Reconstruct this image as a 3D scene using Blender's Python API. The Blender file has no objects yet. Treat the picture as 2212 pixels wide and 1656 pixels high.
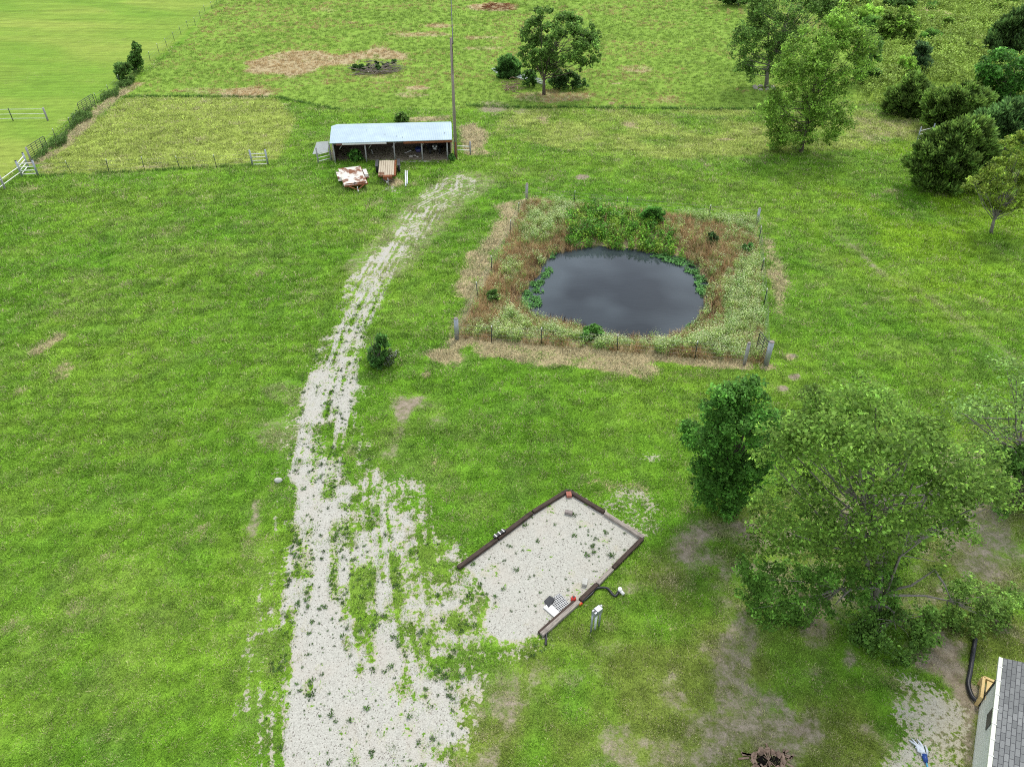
import bpy, math, random
import numpy as np
random.seed(7)
rng = np.random.default_rng(11)
SC = bpy.context.scene
COL = SC.collection
R = math.radians

# ------------------------------------------------------------------ camera
H, PITCH, FD, CX, CY = 26.0, R(37), 1534.4, 1106.0, 828.0
cam_d = bpy.data.cameras.new('camera'); cam = bpy.data.objects.new('camera', cam_d); COL.objects.link(cam)
cam.location = (0, 0, H); cam.rotation_euler = (math.pi/2 - PITCH, 0, 0)
cam_d.sensor_width = 36; cam_d.lens = 36*FD/2212; cam_d.clip_end = 5000; cam_d.clip_start = 0.1
SC.camera = cam
# ------------------------------------------------------------------ light
SUN_EL, SUN_AZ = R(58), R(25)          # azimuth from +Y (ahead of the camera) towards +X
SKY_NISHITA, SKY_CLOUD, SUN_E, EXPOSURE = 0.06, 0.66, 1.5, 0.66
w = bpy.data.worlds.new("World"); SC.world = w; w.use_nodes = True
nt = w.node_tree; nt.nodes.clear()
out = nt.nodes.new('ShaderNodeOutputWorld')
sky = nt.nodes.new('ShaderNodeTexSky'); sky.sky_type = 'NISHITA'; sky.sun_disc = False
sky.sun_elevation = SUN_EL; sky.sun_rotation = SUN_AZ
bg1 = nt.nodes.new('ShaderNodeBackground'); bg1.inputs[1].default_value = SKY_NISHITA
nt.links.new(sky.outputs[0], bg1.inputs[0])
tc = nt.nodes.new('ShaderNodeTexCoord')
cn = nt.nodes.new('ShaderNodeTexNoise'); cn.inputs['Scale'].default_value = 2.2; cn.inputs['Detail'].default_value = 5
nt.links.new(tc.outputs['Generated'], cn.inputs['Vector'])
cr = nt.nodes.new('ShaderNodeValToRGB')
cr.color_ramp.elements[0].position = .3; cr.color_ramp.elements[0].color = (.52, .58, .66, 1)
cr.color_ramp.elements[1].position = .72; cr.color_ramp.elements[1].color = (1.15, 1.15, 1.13, 1)
nt.links.new(cn.outputs['Fac'], cr.inputs[0])
bg2 = nt.nodes.new('ShaderNodeBackground'); bg2.inputs[1].default_value = SKY_CLOUD
nt.links.new(cr.outputs[0], bg2.inputs[0])
add = nt.nodes.new('ShaderNodeAddShader')
nt.links.new(bg1.outputs[0], add.inputs[0]); nt.links.new(bg2.outputs[0], add.inputs[1]); nt.links.new(add.outputs[0], out.inputs[0])
sun_d = bpy.data.lights.new('sun', 'SUN'); sun_d.energy = SUN_E; sun_d.angle = R(13); sun_d.color = (1, .96, .88)
sun = bpy.data.objects.new('sun', sun_d); COL.objects.link(sun)
sun.rotation_euler = (-(math.pi/2 - SUN_EL), 0, -SUN_AZ); sun.location = (20, 40, 60)
SC.view_settings.view_transform = 'Standard'; SC.view_settings.look = 'None'
SC.view_settings.exposure = EXPOSURE; SC.view_settings.gamma = 1; SC.view_settings.use_curve_mapping = False
SC.cycles.use_denoising = False; SC.cycles.filter_width = 1.05
SC.cycles.max_bounces = 8; SC.cycles.diffuse_bounces = 4; SC.cycles.transparent_max_bounces = 4
SC.cycles.transmission_bounces = 5; SC.cycles.glossy_bounces = 3

# ------------------------------------------------------------------ pixel readings -> ground
SP, CP = math.sin(PITCH), math.cos(PITCH)
def ray(p):
    u, v = (p[0]-CX)/FD, (p[1]-CY)/FD
    return u, CP - v*SP, -(SP + v*CP)
def G(p, z=0.0):
    d = ray(p); t = (z-H)/d[2]; return (d[0]*t, d[1]*t, z)
def P(p, Y):
    d = ray(p); t = Y/d[1]; return (d[0]*t, Y, H + d[2]*t)
def mpp(p, Y):
    return Y/ray(p)[1]/FD
def Z(ox, oy, s): return lambda x, y: ((ox + x/s)*.72005, (oy + y/s)*.72)
zA=Z(0,0,2.7604); zB=Z(700,100,2.76); zC=Z(1400,0,2.76); zD=Z(2100,0,2.2078); zE=Z(1300,500,2.0109)
zF=Z(1200,1350,2.3656); zG=Z(2000,1050,1.7435); zH=Z(2100,1850,2.2757); z1=Z(700,900,2.3663); z2=Z(700,1600,2.3663)
z3=Z(930,330,4.254); z4=Z(1440,180,5.821); z5=Z(1600,1700,6.32); z6=Z(0,280,4.608); z7=Z(2600,1900,4.14); z8=Z(2100,1000,6.9125)
y1=Z(2380,0,3.1965); y2=Z(2600,200,3.1845); y3=Z(0,500,2.548); y4=Z(0,1150,1.44); y5=Z(1300,550,3.3117); y6=Z(1850,550,2.9055); y7=Z(2300,500,2.3653); y8=Z(900,0,1.59)
zI=lambda x,y:(x,y)
def L(f, *a): return [f(a[i], a[i+1]) for i in range(0, len(a), 2)]
def W2(pts, z=0.0): return np.array([G(p, z)[:2] for p in pts])

# ------------------------------------------------------------------ numpy noise
_T = [rng.random((256, 256)) for _ in range(8)]
def vn(x, y, s, k=0):
    X = x/s + 37.3*k; Y = y/s + 11.7*k
    xi = np.floor(X).astype(int); yi = np.floor(Y).astype(int); fx = X-xi; fy = Y-yi
    fx = fx*fx*(3-2*fx); fy = fy*fy*(3-2*fy); T = _T[k % 8]
    a = T[xi & 255, yi & 255]; b = T[(xi+1) & 255, yi & 255]; c = T[xi & 255, (yi+1) & 255]; d = T[(xi+1) & 255, (yi+1) & 255]
    return (a*(1-fx)+b*fx)*(1-fy) + (c*(1-fx)+d*fx)*fy
def fbm(x, y, s, k=0, o=4):
    r = 0; a = .5; t = 0
    for i in range(o):
        r = r + a*vn(x, y, s/2**i, k+i); t += a; a *= .55
    return r/t
def sst(a, b, x):
    t = np.clip((x-a)/(b-a), 0, 1); return t*t*(3-2*t)
def sdp(x, y, poly):
    n = len(poly); d = np.full(x.shape, 1e9); s = np.zeros(x.shape, bool)
    for i in range(n):
        ax, ay = poly[i]; bx, by = poly[(i+1) % n]; ex, ey = bx-ax, by-ay
        t = np.clip(((x-ax)*ex + (y-ay)*ey)/(ex*ex+ey*ey+1e-9), 0, 1)
        d = np.minimum(d, (x-ax-ex*t)**2 + (y-ay-ey*t)**2)
        if ey: s ^= ((ay > y) != (by > y)) & (x < (bx-ax)*(y-ay)/ey + ax)
    return np.where(s, 1, -1)*np.sqrt(d)
def sdl(x, y, ln):
    d = np.full(x.shape, 1e9)
    for i in range(len(ln)-1):
        ax, ay = ln[i]; bx, by = ln[i+1]; ex, ey = bx-ax, by-ay
        t = np.clip(((x-ax)*ex + (y-ay)*ey)/(ex*ex+ey*ey+1e-9), 0, 1)
        d = np.minimum(d, (x-ax-ex*t)**2 + (y-ay-ey*t)**2)
    return np.sqrt(d)

# ------------------------------------------------------------------ the ground's patches (albedo: gravel, soil, dry grass)
def ell(cx, cy, rx, ry=None, n=12):
    ry = ry or rx
    return [(cx+rx*math.cos(i*6.2832/n), cy+ry*math.sin(i*6.2832/n)) for i in range(n)]
def cell(f, cx, cy, rx, ry=None): return L(f, *[v for p in ell(cx, cy, rx, ry) for v in p])
PT = []     # (channel, kind, world pts, soft, strength, wobble)
def poly(ch, pts, st, soft=.8, wob=.5): PT.append((ch, 0, W2(pts), soft, st, wob))
def stroke(ch, pts, wd, st, soft=.4, wob=.3): PT.append((ch, 1, W2(pts), (wd, soft), st, wob))
WATER_Z = -0.75
WATER = L(zE, 640,600, 700,535, 780,512, 870,495, 1000,490, 1150,500, 1300,515, 1450,540, 1540,570, 1620,620, 1665,700, 1670,790,
          1650,880, 1600,960, 1520,1015, 1400,1050, 1200,1050, 1050,1035, 930,990, 800,960, 690,935, 560,890, 500,830, 530,760, 600,690)
WATER_W = W2(WATER, WATER_Z)
PFENCE = L(zE, 563,208, 1950,342, 2005,1198, 143,1040)
PF_W = W2(PFENCE)
def zgnd(x, y):
    x = np.asarray(x, float); y = np.asarray(y, float)
    z = .05*(fbm(x, y, 7, 3, 2)-.5) + .03*(vn(x, y, 1.3, 5)-.5)
    m = (x > -6) & (x < 26) & (y > 34) & (y < 66)
    if m.any():
        xs, ys = x[m], y[m]
        d = sdp(xs, ys, WATER_W) + .35*(vn(xs, ys, 1.1, 2)-.5)
        bank = .8*sst(-2.6, 0.05, d) + .45*sst(0, 2.5, d)
        z[m] = z[m]*(1-sst(-3, 0, d)) - bank
    return z

# gravel
poly('g', L(z1, 820,-40, 760,150, 690,290, 640,400, 560,600, 490,800, 450,1100, 430,1300, 400,1650) +
     L(z2, 370,300, 230,560, 200,900, 190,1180, 330,1320, 370,1656, 380,1900, 1500,1900, 1600,1656, 1680,1500, 1740,1350, 1830,1100, 1750,960, 1640,760, 1560,560, 1640,330, 1500,170, 1300,60) +
     L(z1, 1280,1600, 1250,1380, 900,1300, 830,1000, 800,800, 850,600, 890,450, 920,330, 960,200, 1040,30), .52, .9, .4)
stroke('g', L(zI, 785,655, 800,600, 845,540), 1.3, .55, .8, .5); stroke('g', L(zI, 830,560, 905,470, 960,430, 985,408), 1.2, .27, 1.8, .8); stroke('d', L(zI, 820,570, 905,475, 990,410, 1010,395), 2.2, .5, 1.5, 1)
stroke('g', L(z1, 940,0, 880,150, 800,330, 740,480, 700,600), .9, .62, .8, .4)
stroke('g', L(z1, 610,540, 570,720, 550,900, 530,1100, 500,1250), .55, .82, .4, .2)
stroke('g', L(z1, 800,440, 790,600, 760,720, 740,900), .55, .8, .5, .3)
stroke('g', L(z1, 550,1380, 540,1656) + L(z2, 500,100, 480,500), .6, .86, .5, .3)
stroke('g', L(z1, 670,1200, 660,1500, 650,1656) + L(z2, 640,300, 620,800, 600,1656, 600,1900), .95, 1.0, .5, .3)
poly('g', L(z2, 380,330, 420,600, 400,1000, 330,1250, 380,1700, 380,1900, 1450,1900, 1550,1656, 1650,1400, 1780,1080, 1500,960, 1100,700, 1000,520, 880,480, 880,660, 780,700, 690,420, 570,300, 450,420), .70, 1.2, .5)
poly('g', L(z1, 830,1250, 1250,1330, 1310,1656) + L(z2, 1450,330, 1620,620, 1500,900, 1100,800, 900,500, 830,100), .54, .8, .5)
poly('g', L(z2, 300,1050, 900,900, 1700,1000, 1780,1120, 1600,1656, 1560,1900, 380,1900), .84, 1.2, .5)
stroke('g', L(z2, 1060,420, 1060,700, 1060,1000), .5, .92, .5, .3)
PAD = L(zF, 410,830, 690,625, 940,435, 1190,280, 1450,435, 1735,615, 1510,830, 1275,1060, 1010,1300, 700,1400, 560,1250, 620,1050, 520,880)
poly('g', L(zF, 380,850, 520,880, 640,1080, 600,1260, 760,1400, 500,1560, 150,1400, 150,900), .68, .6, .4)
poly('g', PAD, .93, .25, .2)
poly('g', L(zF, 560,860, 1690,600, 1000,1300, 640,1180, 620,1000), .99, .5, .2)
poly('g', L(zF, 1420,370, 1560,230, 1720,270, 1880,420, 1830,580, 1740,600, 1560,470), .46, .5, .4)
poly('g', cell(zF, 1780,60, 90,40), .55, .4, .3)
poly('g', L(zH, 1350,380, 1500,400, 1750,560, 1850,640, 1800,1100, 1250,1100, 1330,900, 1280,640), .6, .5, .4)
poly('g', cell(z1, 1090,1420, 60,110), .7, .4, .3); poly('g', cell(z1, 1210,1380, 45,80), .62, .4, .3)
poly('g', cell(z1, 1230,1530, 60,100), .6, .4, .3); poly('g', cell(z1, 930,1490, 60,40), .6, .4, .3)
poly('g', cell(z3, 1050,1010, 130,50), .62, .5, .4); poly('g', L(z3, 1130,655, 1720,645, 1720,665, 1130,675), .6, .2, .2)
stroke('g', L(zB, 1720,1330, 1650,1420, 1560,1520, 1480,1640), 1.2, .48, 1.0, .8)
stroke('g', L(z3, 1900,920, 1700,1000, 1580,1100), 1.1, .42, 1.0, .8)
stroke('g', L(z1, 690,290, 640,400, 560,600, 490,800, 450,1100, 430,1300, 400,1650) + L(z2, 370,300, 230,560, 190,900, 170,1180, 300,1320, 350,1656), .3, .30, 1.2, .4)
stroke('g', L(z1, 860,600, 830,800, 870,1000, 960,1250, 1280,1350, 1330,1656) + L(z2, 1500,160, 1600,400), .4, .40, .9, .5)
stroke('g', L(zF, 640,1290, 760,1400, 900,1380, 1000,1320), .3, .42, .7, .3)
# vegetation strips inside the gravel (negative)
for a in [(435,-60,435,290),(490,50,490,290),(540,-20,540,300),(535,380,535,460),(715,-100,715,460),(782,-100,782,100),(785,380,780,620),(915,260,915,650),
          (975,290,980,710),(1150,170,1160,480),(415,520,415,720),(345,700,340,930),(275,800,280,1080),(530,1060,530,1130),(870,370,870,560),(985,760,980,880)]:
    stroke('v', L(z2, *a), .13, .6, .16, .10)
for a in [(600,900,590,1150,560,1300),(690,880,680,1150,650,1380),(750,960,720,1200,690,1400),(800,1000,780,1300),(840,1050,820,1250)]:
    stroke('v', L(z1, *a), .12, .6, .22, .10)
for cx, cy, rx, ry in [(1340,140,90,100),(1440,230,90,60),(1380,240,40,40),(1590,610,80,80),(1640,660,60,40),(1720,820,60,100),(1640,880,80,50),(1830,820,60,50),(1150,500,60,40),
                       (1330,1180,45,45),(1180,420,50,40),(1670,470,50,40),(1770,490,50,35),(1460,950,60,40),(1130,1080,40,40),(1020,600,90,18),(930,770,40,30),(960,440,60,40)]:
    poly('v', cell(z2, cx, cy, rx, ry), .5, .3, .2)
for cx, cy, rx, ry in [(940,1600,60,40),(790,1460,50,40),(860,1420,30,50),(1000,1480,30,60)]:
    poly('v', cell(z1, cx, cy, rx, ry), .7, .3, .3)
# bare soil
poly('d', L(zG, 150,900, 500,850, 560,1030, 480,1060, 300,950, 120,1060, 250,1200, 380,1300, 430,1450, 500,1560, 460,1560, 380,1420, 280,1280, 130,1150, 80,1050), .70, 1.0, .8)
poly('d', L(zG, 1330,480, 1700,500, 1869,900, 1869,1300, 1600,1250, 1450,1000, 1430,800, 1350,640), .66, 1.2, .9)
poly('d', L(zG, 480,1100, 900,1080, 1100,1300, 1450,1250, 1400,1420, 900,1420, 500,1380), .6, 1.2, .9)
poly('d', L(zH, 1400,330, 1500,200, 1480,100, 1620,80, 1700,150, 1830,150, 1860,480, 1900,600, 1860,1024, 1800,1024, 1780,620, 1640,420), .86, .5, .4)
poly('d', L(zH, 1850,480, 2000,420, 2212,300, 2212,380, 2000,560, 1890,620), .85, .4, .3)
poly('d', cell(zH, 700,760, 110,70), .85, .4, .5); poly('d', cell(zH, 460,940, 160,80), .75, .5, .5); poly('d', cell(zH, 330,560, 180,60), .55, .5, .6)
poly('d', cell(zH, 750,380, 80,40), .7, .3, .4); poly('d', cell(zH, 850,660, 80,60), .6, .4, .4); poly('d', cell(zH, 560,330, 60,50), .5, .4, .4)
poly('d', cell(zH, 330,120, 120,100), .5, .6, .6); poly('d', cell(zH, 760,120, 100,100), .52, .5, .6); poly('d', cell(zH, 160,640, 140,120), .46, .6, .6); poly('d', cell(zH, 1020,280, 40,100), .6, .3, .4)
poly('d', cell(zF, 2000,720, 120,120), .5, .7, .6); poly('d', cell(zF, 1620,980, 90,60), .55, .3, .4); poly('d', cell(zF, 1480,1400, 120,70), .45, .5, .5)
poly('d', L(z1, 1150,670, 1250,690, 1340,690, 1260,860, 1220,960, 1160,1100, 1060,1120, 1140,1000, 1150,850), .62, .5, .5)
poly('d', cell(z1, 1450,850, 120,50), .5, .5, .6); poly('d', cell(z1, 1300,760, 220,60), .42, .7, .7)
stroke('d', L(z1, 200,900, 320,850, 360,960, 330,1000), .5, .45, .6, .6); stroke('d', L(z1, 160,1440, 150,1656), .25, .6, .3, .3)
stroke('d', L(z2, 230,100, 200,300, 180,500, 190,900), .4, .3, .6, .5); stroke('d', L(z1, 330,640, 470,700), .8, .4, .8, .7)
stroke('d', L(y7, 200,320, 400,450, 640,600, 820,760, 920,820), .25, .34, .5, .4)
stroke('d', L(y7, 470,400, 540,480, 700,640, 830,770), .2, .36, .4, .3)
stroke('d', L(y7, 1000,860, 1200,980, 1400,1160, 1650,1300, 1800,1420), .3, .28, .7, .4)
stroke('d', L(y7, 940,780, 1120,900, 1340,1050, 1600,1230, 1790,1380), .25, .28, .5, .4)
for cx, cy, r in [(190,1345,30),(200,1490,45),(110,1570,35),(1130,1600,20)]: poly('d', cell(y7, cx, cy, r, r*.5), .95, .25, .2)
poly('d', cell(zC, 950,1465, 70,25), .9, .3, .3); poly('d', cell(zC, 220,900, 170,50), .55, 1.5, 1.5); poly('d', cell(zC, 460,930, 60,30), .5, 1, 1)
poly('d', cell(zB, 2130,600, 120,60), .55, 1.2, 1.2); poly('d', cell(z3, 1600,610, 130,40), .9, .6, .4)
poly('d', [G2 for G2 in L(z3, 270,400, 1820,380, 1840,650, 260,650)], .85, .8, .5)
poly('d', cell(y8, 860,85, 40,12), .2, .5, .5)
stroke('d', L(zF, 1770,1200, 1750,1300), .2, .3, .3, .3)
# dry grass
poly('s', L(y5, 700,170, 1000,150, 860,330, 760,520, 600,880, 440,1150, 330,1300, 200,1580, 140,1580, 230,1330, 340,1150, 180,1130, 200,1000, 320,680, 450,640, 560,450, 640,330, 580,240), .62, .6, .5)
stroke('s', L(zE, 370,1090, 700,1120, 1000,1170, 1230,1210), 1.0, .6, .8, .6); stroke('s', L(zE, 180,1040, 700,1085, 1200,1140, 1700,1190, 1880,1195), .3, .8, .3, .2)
poly('s', PFENCE, .62, .3, .2)
poly('s', cell(z1, 1490,390, 170,70), .66, .6, .5); poly('s', cell(z1, 1600,310, 80,45), .85, .4, .3)
poly('s', L(zE, 1980,440, 2040,440, 2130,620, 2170,720, 2160,900, 2050,930, 2010,800), .55, .7, .6); poly('s', cell(zE, 2010,1210, 60,22), .8, .3, .3); poly('s', cell(zE, 1900,1215, 70,16), .7, .3, .3)
poly('s', cell(zE, 1550,1260, 170,40), .45, .8, .7); poly('s', L(zE, 560,195, 1100,235, 1400,290, 1300,300, 900,250, 580,215), .75, .4, .4)
poly('s', L(zB, 80,280, 130,220, 330,150, 560,130, 760,150, 860,190, 1000,170, 1180,120, 1450,160, 1560,240, 1300,230, 1100,210, 980,260, 760,290, 700,340, 450,350, 120,330), .68, 2.0, 2.2)
poly('s', L(zB, 0,230, 0,90, 300,60, 200,150), .2, 3, 3)
poly('s', cell(zB, 1530,450, 130,22), .7, 1.2, 1.2); poly('s', cell(zB, 1480,510, 160,26), .52, 1.2, 1.2); poly('s', cell(zB, 1230,415, 100,15), .5, 1.2, 1.2)
poly('s', cell(zB, 1180,350, 240,50), .45, 1.5, 1.5); poly('s', cell(zB, 520,400, 420,60), .32, 2.5, 3); poly('s', cell(zB, 150,490, 160,50), .4, 2, 2)
poly('s', L(zB, 1850,780, 2000,745, 2130,850, 2100,1000, 1960,1010, 1880,900), .68, .8, .7); poly('s', L(zB, 1430,690, 1800,680, 1800,735, 1440,735), .62, .8, .6)
poly('s', cell(y8, 560,165, 180,18), .55, 2, 2); poly('s', cell(y8, 850,180, 130,14), .55, 2, 2); poly('s', cell(y8, 910,35, 130,22), .66, 2, 2); poly('s', cell(y8, 130,45, 90,20), .45, 2.5, 2.5)
poly('s', cell(y8, 240,110, 60,10), .5, 2, 2); poly('s', cell(y8, 820,125, 200,10), .36, 2, 2); poly('s', cell(y8, 880,230, 110,10), .5, 1.5, 1.5); poly('s', cell(y8, 640,130, 70,14), .4, 2, 2)
poly('s', cell(zC, 720,800, 400,60), .52, 1.5, 1.2); poly('s', cell(zC, 1400,570, 170,30), .45, 1.5, 1.5); poly('s', cell(zC, 1230,695, 80,14), .6, 1, 1); poly('s', cell(zC, 1650,830, 120,40), .45, 1.5, 1.5); poly('s', cell(zC, 1200,860, 40,16), .7, .6, .6)
poly('s', cell(zC, 1480,660, 250,70), .3, 2.5, 2.5); poly('s', cell(zC, 630,1000, 50,35), .55, .8, .7); poly('s', L(zC, 1200,1000, 1400,1010, 1520,1100, 1380,1080), .52, .8, .8)
poly('s', L(zC, 950,900, 2200,910, 2200,1150, 1700,1130, 1300,1000), .27, 3, 3); poly('s', cell(zD, 160,925, 90,14), .72, .7, .5); poly('s', L(zD, 940,900, 1040,710, 1250,730, 1500,810, 1480,900, 1200,960), .42, 1.5, 1.4)
stroke('s', L(zA, 1130,700, 960,800, 820,910, 700,1020, 580,1130, 450,1250, 300,1340), .7, .62, .6, .5); poly('s', L(zA, 950,820, 2120,820, 2120,1180, 1700,1100, 1500,850), .3, 3, 3)
poly('s', L(zA, 1080,1370, 1700,1360, 1780,1390, 1100,1405), .5, .7, .6); poly('s', L(zA, 320,1350, 420,1340, 450,1440, 340,1440), .5, .6, .6); poly('s', L(zA, 60,1640, 150,1540, 420,1520, 400,1570, 150,1640), .5, 1, 1)
poly('s', L(zA, 400,1040, 520,920, 620,930, 560,1010, 430,1060), .45, 1, 1); poly('s', cell(zA, 1900,655, 40,10), .6, .8, .8); poly('s', L(zA, 1300,780, 1600,700, 2120,760, 2120,800), .45, 1.4, 1.4)
poly('s', cell(z3, 1080,930, 150,60), .68, .5, .5); poly('s', cell(zE, 2150,1150, 30,18), .9, .25, .2); poly('s', cell(z1, 1370,530, 22,15), .8, .2, .2); poly('s', cell(z1, 1430,1140, 22,35), .6, .2, .2)
poly('s', L(zF, 1240,180, 1420,170, 1900,250, 1960,330, 1830,420, 1500,330, 1420,400, 1300,260), .42, .8, .7); poly('s', cell(zF, 760,110, 40,30), .4, .5, .5)
stroke('s', L(y4, 1000,820, 1060,900, 1000,1080, 960,1200, 930,1400, 960,1656), .4, .12, .9, .8); stroke('s', L(y4, 1170,130, 1090,290, 1180,450), .5, .26, .9, .8); stroke('s', L(y3, 290,1410, 380,1350, 460,1290), .3, .55, .4, .4); stroke('s', L(y3, 450,1600, 520,1530), .3, .5, .4, .4)
poly('s', L(y1, 1130,40, 1500,100, 1700,170, 1900,330, 1880,560, 1740,560, 1750,380, 1560,200, 1200,130), .62, 3, 3); poly('s', L(y1, 1700,40, 2212,20, 2212,120, 1950,110), .5, 3, 3); poly('s', cell(y1, 860,850, 80,70), .4, 2, 2); poly('s', cell(y1, 730,1040, 150,20), .3, 1, 1)
poly('s', cell(zI, 660,700, 60,80), .2, 3, 3); poly('s', cell(zI, 850,470, 150,60), .32, 2.5, 2)
stroke('s', L(z2, 250,560, 230,900, 210,1200, 300,1400), .4, .3, .6, .5)

FIELD = W2(L(zI, 268,209, 600,210, 720,235, 870,236, 1100,234, 1660,236, 1900,212, 2300,140, 2300,-250, 490,-250, 470,0, 400,90, 300,170))    # unmown
HAY = W2(L(zI, -900,560, 0,400, 75,335, 180,235, 300,165, 400,75, 470,0, 560,-250, -900,-250))
PADDOCK = W2(L(zI, 75,370, 268,211, 600,212, 640,260, 600,345, 480,358, 250,373, 90,378))
BAND = W2(L(zI, 1090,236, 1660,238, 1900,212, 2010,280, 1960,320, 1700,330, 1450,345, 1200,320, 1060,290))
RIGHTL = W2(L(zI, 1750,330, 2050,300, 2300,520, 2300,760, 1900,620, 1750,480))
SOUTHR = W2(L(zI, 1180,1400, 1450,1180, 1600,1100, 2300,900, 2300,1750, 950,1750, 1050,1500))
SCRUB = W2(L(y1, 560,1000, 760,760, 830,440, 700,200, 480,80, 420,-300, 2600,-300, 2600,900, 1900,1000, 1500,800, 1050,760, 900,1000))
DRV = np.array(sorted([G(p)[:2] for p in [(985,408),(905,445),(830,570),(770,690),(715,880),(680,1100),(680,1300),(700,1656)]], key=lambda q: q[1])); PAD_D = W2(PAD)
def streak(td, y):
    ph = 2.2*vn(td, y, 5.0, 2); s1 = .5+.5*np.sin(2*np.pi*td/.47 + ph); k = vn(td*.8, y*.3, .7, 4)
    return .5 + (s1-.5)*(.25+1.1*sst(.35, .75, k))*.75 + .7*(vn(td, y*.06, .33, 3)-.5)
def chans(x, y):
    o = {k: np.zeros(x.shape) for k in 'gvds'}
    wb1 = fbm(x, y, 2.2, 1, 3)-.5; wb2 = fbm(x, y, 6, 4, 3)-.5
    for ch, kind, p, soft, st, wob in PT:
        pad = (wob + (soft if kind == 0 else soft[0]+soft[1]))*1.5 + .2
        m = np.where((x > p[:, 0].min()-pad) & (x < p[:, 0].max()+pad) & (y > p[:, 1].min()-pad) & (y < p[:, 1].max()+pad))[0]
        if not len(m): continue
        xs, ys = x[m], y[m]; wv = 2*wob*(wb1[m] if wob < 1 else .4*wb1[m]+.9*wb2[m])
        if kind == 0: v = sst(-soft, soft, sdp(xs, ys, p) + wv)
        else: v = 1 - sst(soft[0], soft[0]+soft[1], sdl(xs, ys, p) + wv)
        if ch == 'g': o['g'][m] = np.maximum(o['g'][m], v*st)
        else: o[ch][m] = 1-(1-o[ch][m])*(1-v*st)
    o['d'] = np.maximum(o['d'], .62*inz(x, y, SOUTHR, 2)*sst(.40, .62, .5*fbm(x, y, 1.2, 3, 4)+.5*fbm(x, y, 3.5, 5, 3)) )
    o['d'] = np.maximum(o['d'], .16*sst(.55, .75, fbm(x, y, 3.1, 6, 4)))
    td = x - np.interp(y, DRV[:, 1], DRV[:, 0]); st_ = streak(td, y); dz = sst(4.5, 3., np.abs(td+.3))*0 + ((np.abs(td) < 7) & (x < 2.2))
    sm = dz*(.62*(st_-.5) + .9*(fbm(x, y, .32, 7, 2)-.5)); inp = sdp(x, y, PAD_D) > 0
    g = np.where(inp, o['g'], o['g'] + 4*o['g']*(1-np.minimum(o['g'], 1))*sm); g = np.maximum(0, g - .75*o['v']); o['g'] = np.clip(g + 4*g*(1-np.minimum(g, 1))*.6*(fbm(x, y, .75, 2, 3)-.5) - .10*(g > .9)*sst(.6, .75, fbm(x, y, .5, 5, 2))*3, 0, 1)
    o['s'] = np.maximum(o['s'], .32*sst(.5, .72, fbm(x, y, 2.7, 2, 4)))
    return o
def inz(x, y, pol, soft=1.5): return sst(-soft, soft, sdp(x, y, pol) + 1.2*soft*(fbm(x, y, 3, 6, 2)-.5))
def gcolor(x, y):
    """albedo of the living grass"""
    c3 = lambda *a: np.array(a)[None, :]
    mix = lambda a, b, t: a*(1-t[:, None]) + b*t[:, None]
    a = mix(c3(.150,.325,.022), c3(.21,.37,.034), sst(.25, .75, fbm(x, y, 9, 0, 4)))
    a = mix(a, c3(.11,.285,.02), .3*sst(.52, .75, fbm(x, y, 3.2, 2, 3)))
    a = mix(a, c3(.27,.37,.075), .38*sst(.55, .8, fbm(x, y, 4.5, 5, 4)))
    a = mix(a, c3(.10,.165,.045), .28*sst(.5, .7, fbm(x, y, 1.1, 3, 3)))
    a = mix(a, c3(.26,.40,.06)*np.ones_like(a)*(.85+.3*fbm(x, y, 7, 1, 3))[:, None], .85*inz(x, y, FIELD, .3))
    h = c3(.225,.35,.045)*np.ones_like(a); h = mix(h, c3(.30,.385,.065), sst(.4, .7, fbm(x*.4+y*.3, y, 16, 2, 3))); h = mix(h, c3(.185,.34,.035), .7*sst(.45, .7, fbm(x+y, y, 12, 4, 3)))
    a = mix(a, h, inz(x, y, HAY, .6))
    a = mix(a, c3(.36,.43,.09)*(np.ones_like(a))*(.85+.35*fbm(x, y, 4, 3, 3))[:, None], .85*inz(x, y, PADDOCK, .25))
    a = mix(a, c3(.37,.43,.10), .8*inz(x, y, BAND, .5)*sst(.3, .6, fbm(x, y, 5, 2, 3)))
    a = mix(a, c3(.25,.42,.022), .8*inz(x, y, RIGHTL, 3)*sst(.3, .6, fbm(x, y, 6, 4, 3)))
    a = mix(a, c3(.19,.235,.045), .8*inz(x, y, SOUTHR, 1.5)*sst(.25, .6, fbm(x, y, 3, 4, 3)))
    a = mix(a, c3(.31,.44,.06), .8*inz(x, y, SCRUB, 2))
    # mowing passes
    t = np.sin((y*1.0 - .06*x + 1.5*(vn(x, y, 14, 1)-.5))*2*np.pi/1.35); lawn = 1-np.maximum(inz(x, y, FIELD, .3), inz(x, y, SCRUB, 1))
    a = a*(1 + (.085*t*lawn)[:, None])
    t2 = sst(.6, .8, vn(x*.12, y*1.6, 1.0, 6))*lawn
    a = a*(1-.13*t2)[:, None]; return a*(1 + .60*(fbm(x, y, .36, 6, 3)-.5) + .12*(fbm(x, y, 1.7, 1, 3)-.5))[:, None]
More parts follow.
